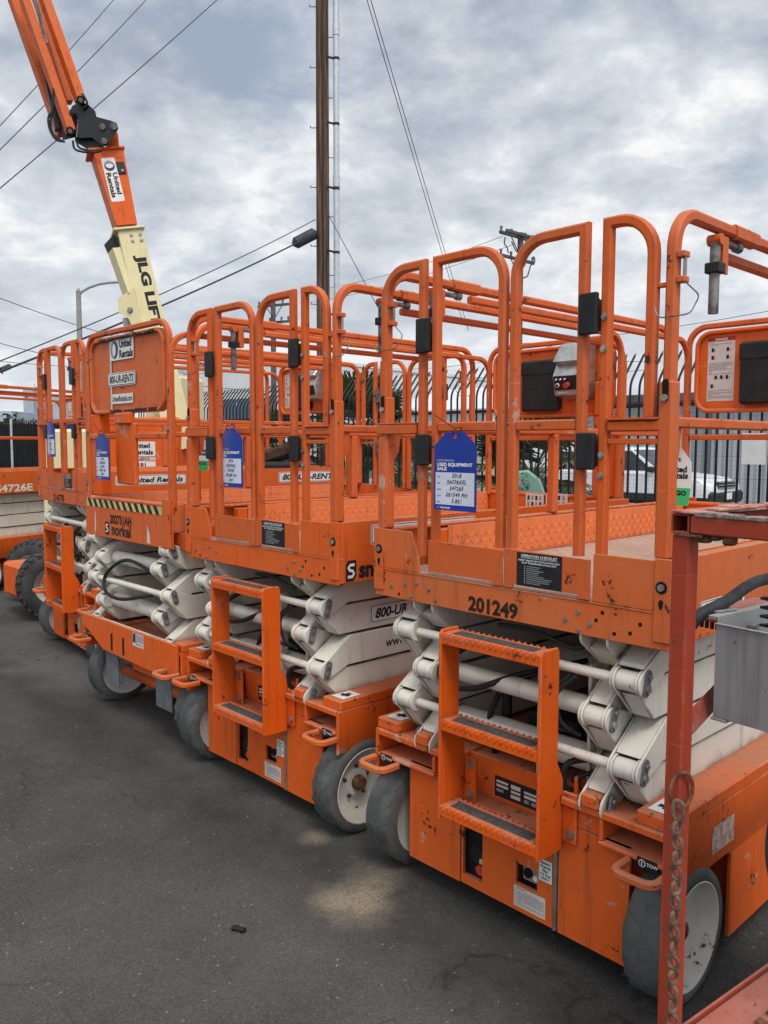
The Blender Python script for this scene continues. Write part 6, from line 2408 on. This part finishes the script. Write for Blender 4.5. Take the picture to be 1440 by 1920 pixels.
m.build('lamp_head', PALET, lamp)

GW = 'overhead wires'


def wire(a, b, r, sag, label, name='power_line'):
    m = MB()
    n = 18
    m.sweep([a.lerp(b, i / n) - Vector((0, 0, sag * 4 * (i / n) * (1 - i / n))) for i in range(n + 1)], rdprof(r * 0.62, 6))
    return tag(m.build(name, WIRE), label, 'wire', GW)


wire(at(235, -28, 20), at(-60, 299, 14), 0.0145, 0.05, 'uppermost of the three wires crossing the top left corner of the sky')
wire(at(300, -30, 20), at(-60, 340, 14), 0.0155, 0.05, 'middle of the three wires crossing behind the orange boom arms')
wire(at(440, -32, 20), at(-60, 404, 14), 0.016, 0.05, 'lowest of the three wires crossing behind the boom knuckle')
wire(at(590, 412, 20.9), at(-60, 702, 13), 0.017, 0.12, 'thin wire running from the wooden pole down to the left, above the thick cable')
thick = wire(at(575, 446, 20.9), at(-60, 722, 12.5), 0.030, 0.10, 'thick black cable running from the pole insulator down to the left', 'service_cable')
wire(at(-40, 546, 30), at(300, 654, 40), 0.024, 0.15, 'slack pale wire passing behind the street lamp')
wire(at(-40, 634, 30), at(150, 676, 40), 0.022, 0.1, 'short wire low in the sky left of the nearest gates')
wire(at(-40, 676, 34), at(420, 702, 44), 0.018, 0.1, 'faint level wire low behind the left gates')
wire(at(680, -20, 21), at(866, 600, 34), 0.017, 0.05, 'left of the two long guy wires slanting down the middle of the sky')
wire(at(690, -10, 21), at(878, 620, 34), 0.017, 0.05, 'right of the two long guy wires slanting down the middle of the sky')
wire(at(614, 402, 20.9), at(716, 592, 17), 0.014, 0.0, 'short guy wire from the wooden pole down behind the second lift')
wire(at(942, 442, 39.5), at(560, 548, 60), 0.02, 0.4, 'wire from the upper crossarm of the grey pole running left')
wire(at(965, 456, 40), at(560, 570, 60), 0.02, 0.4, 'thin wire from the grey pole running left below its upper crossarm wire')
wire(at(955, 645, 36), at(1520, 566, 26), 0.016, 0.2, 'wire rising to the right edge under the hanging locking bar')
wire(at(300, 716, 50), at(760, 738, 50), 0.03, 0.3, 'wire across the front of the white building, upper')
wire(at(300, 735, 48), at(540, 722, 48), 0.025, 0.3, 'wire across the front of the white building, lower')
wire(at(760, 702, 45), at(1230, 690, 40), 0.02, 0.3, 'faint wire low between the control panels')
wire(at(760, 692, 45), at(1060, 640, 40), 0.02, 0.3, 'wire rising to the right behind the first control panel')
wire(at(1080, 668, 40), at(1240, 676, 36), 0.02, 0.1, 'short wire seen through the arch left of the corner post')
# black sleeve insulator on the thick cable, and its splice further down
a, b = at(548, 459, 20.7), at(592, 436, 20.9)
m = MB()
dv = (b - a)
m.cyl(a, a + dv * 0.12, 0.05, 12, r1=0.14)
m.cyl(a + dv * 0.12, a + dv * 0.9, 0.145, 14)
m.cyl(a + dv * 0.9, b, 0.14, 12, r1=0.06)
tag(m.build('cable_splice', WIRE), 'fat black splice case on the thick cable beside the pole', 'splice case', 'cable splice cases')
a, b = at(0, 696, 13.2), at(17, 689, 13.4)
m = MB()
m.cyl(a, b, 0.045, 12)
m.cyl(a + (b - a) * 0.2, a + (b - a) * 0.2 - Vector((0, 0, 0.07)), 0.012, 6)
tag(m.build('cable_splice', WIRE), 'small black splice case on the thick cable at the left edge', 'splice case', 'cable splice cases')
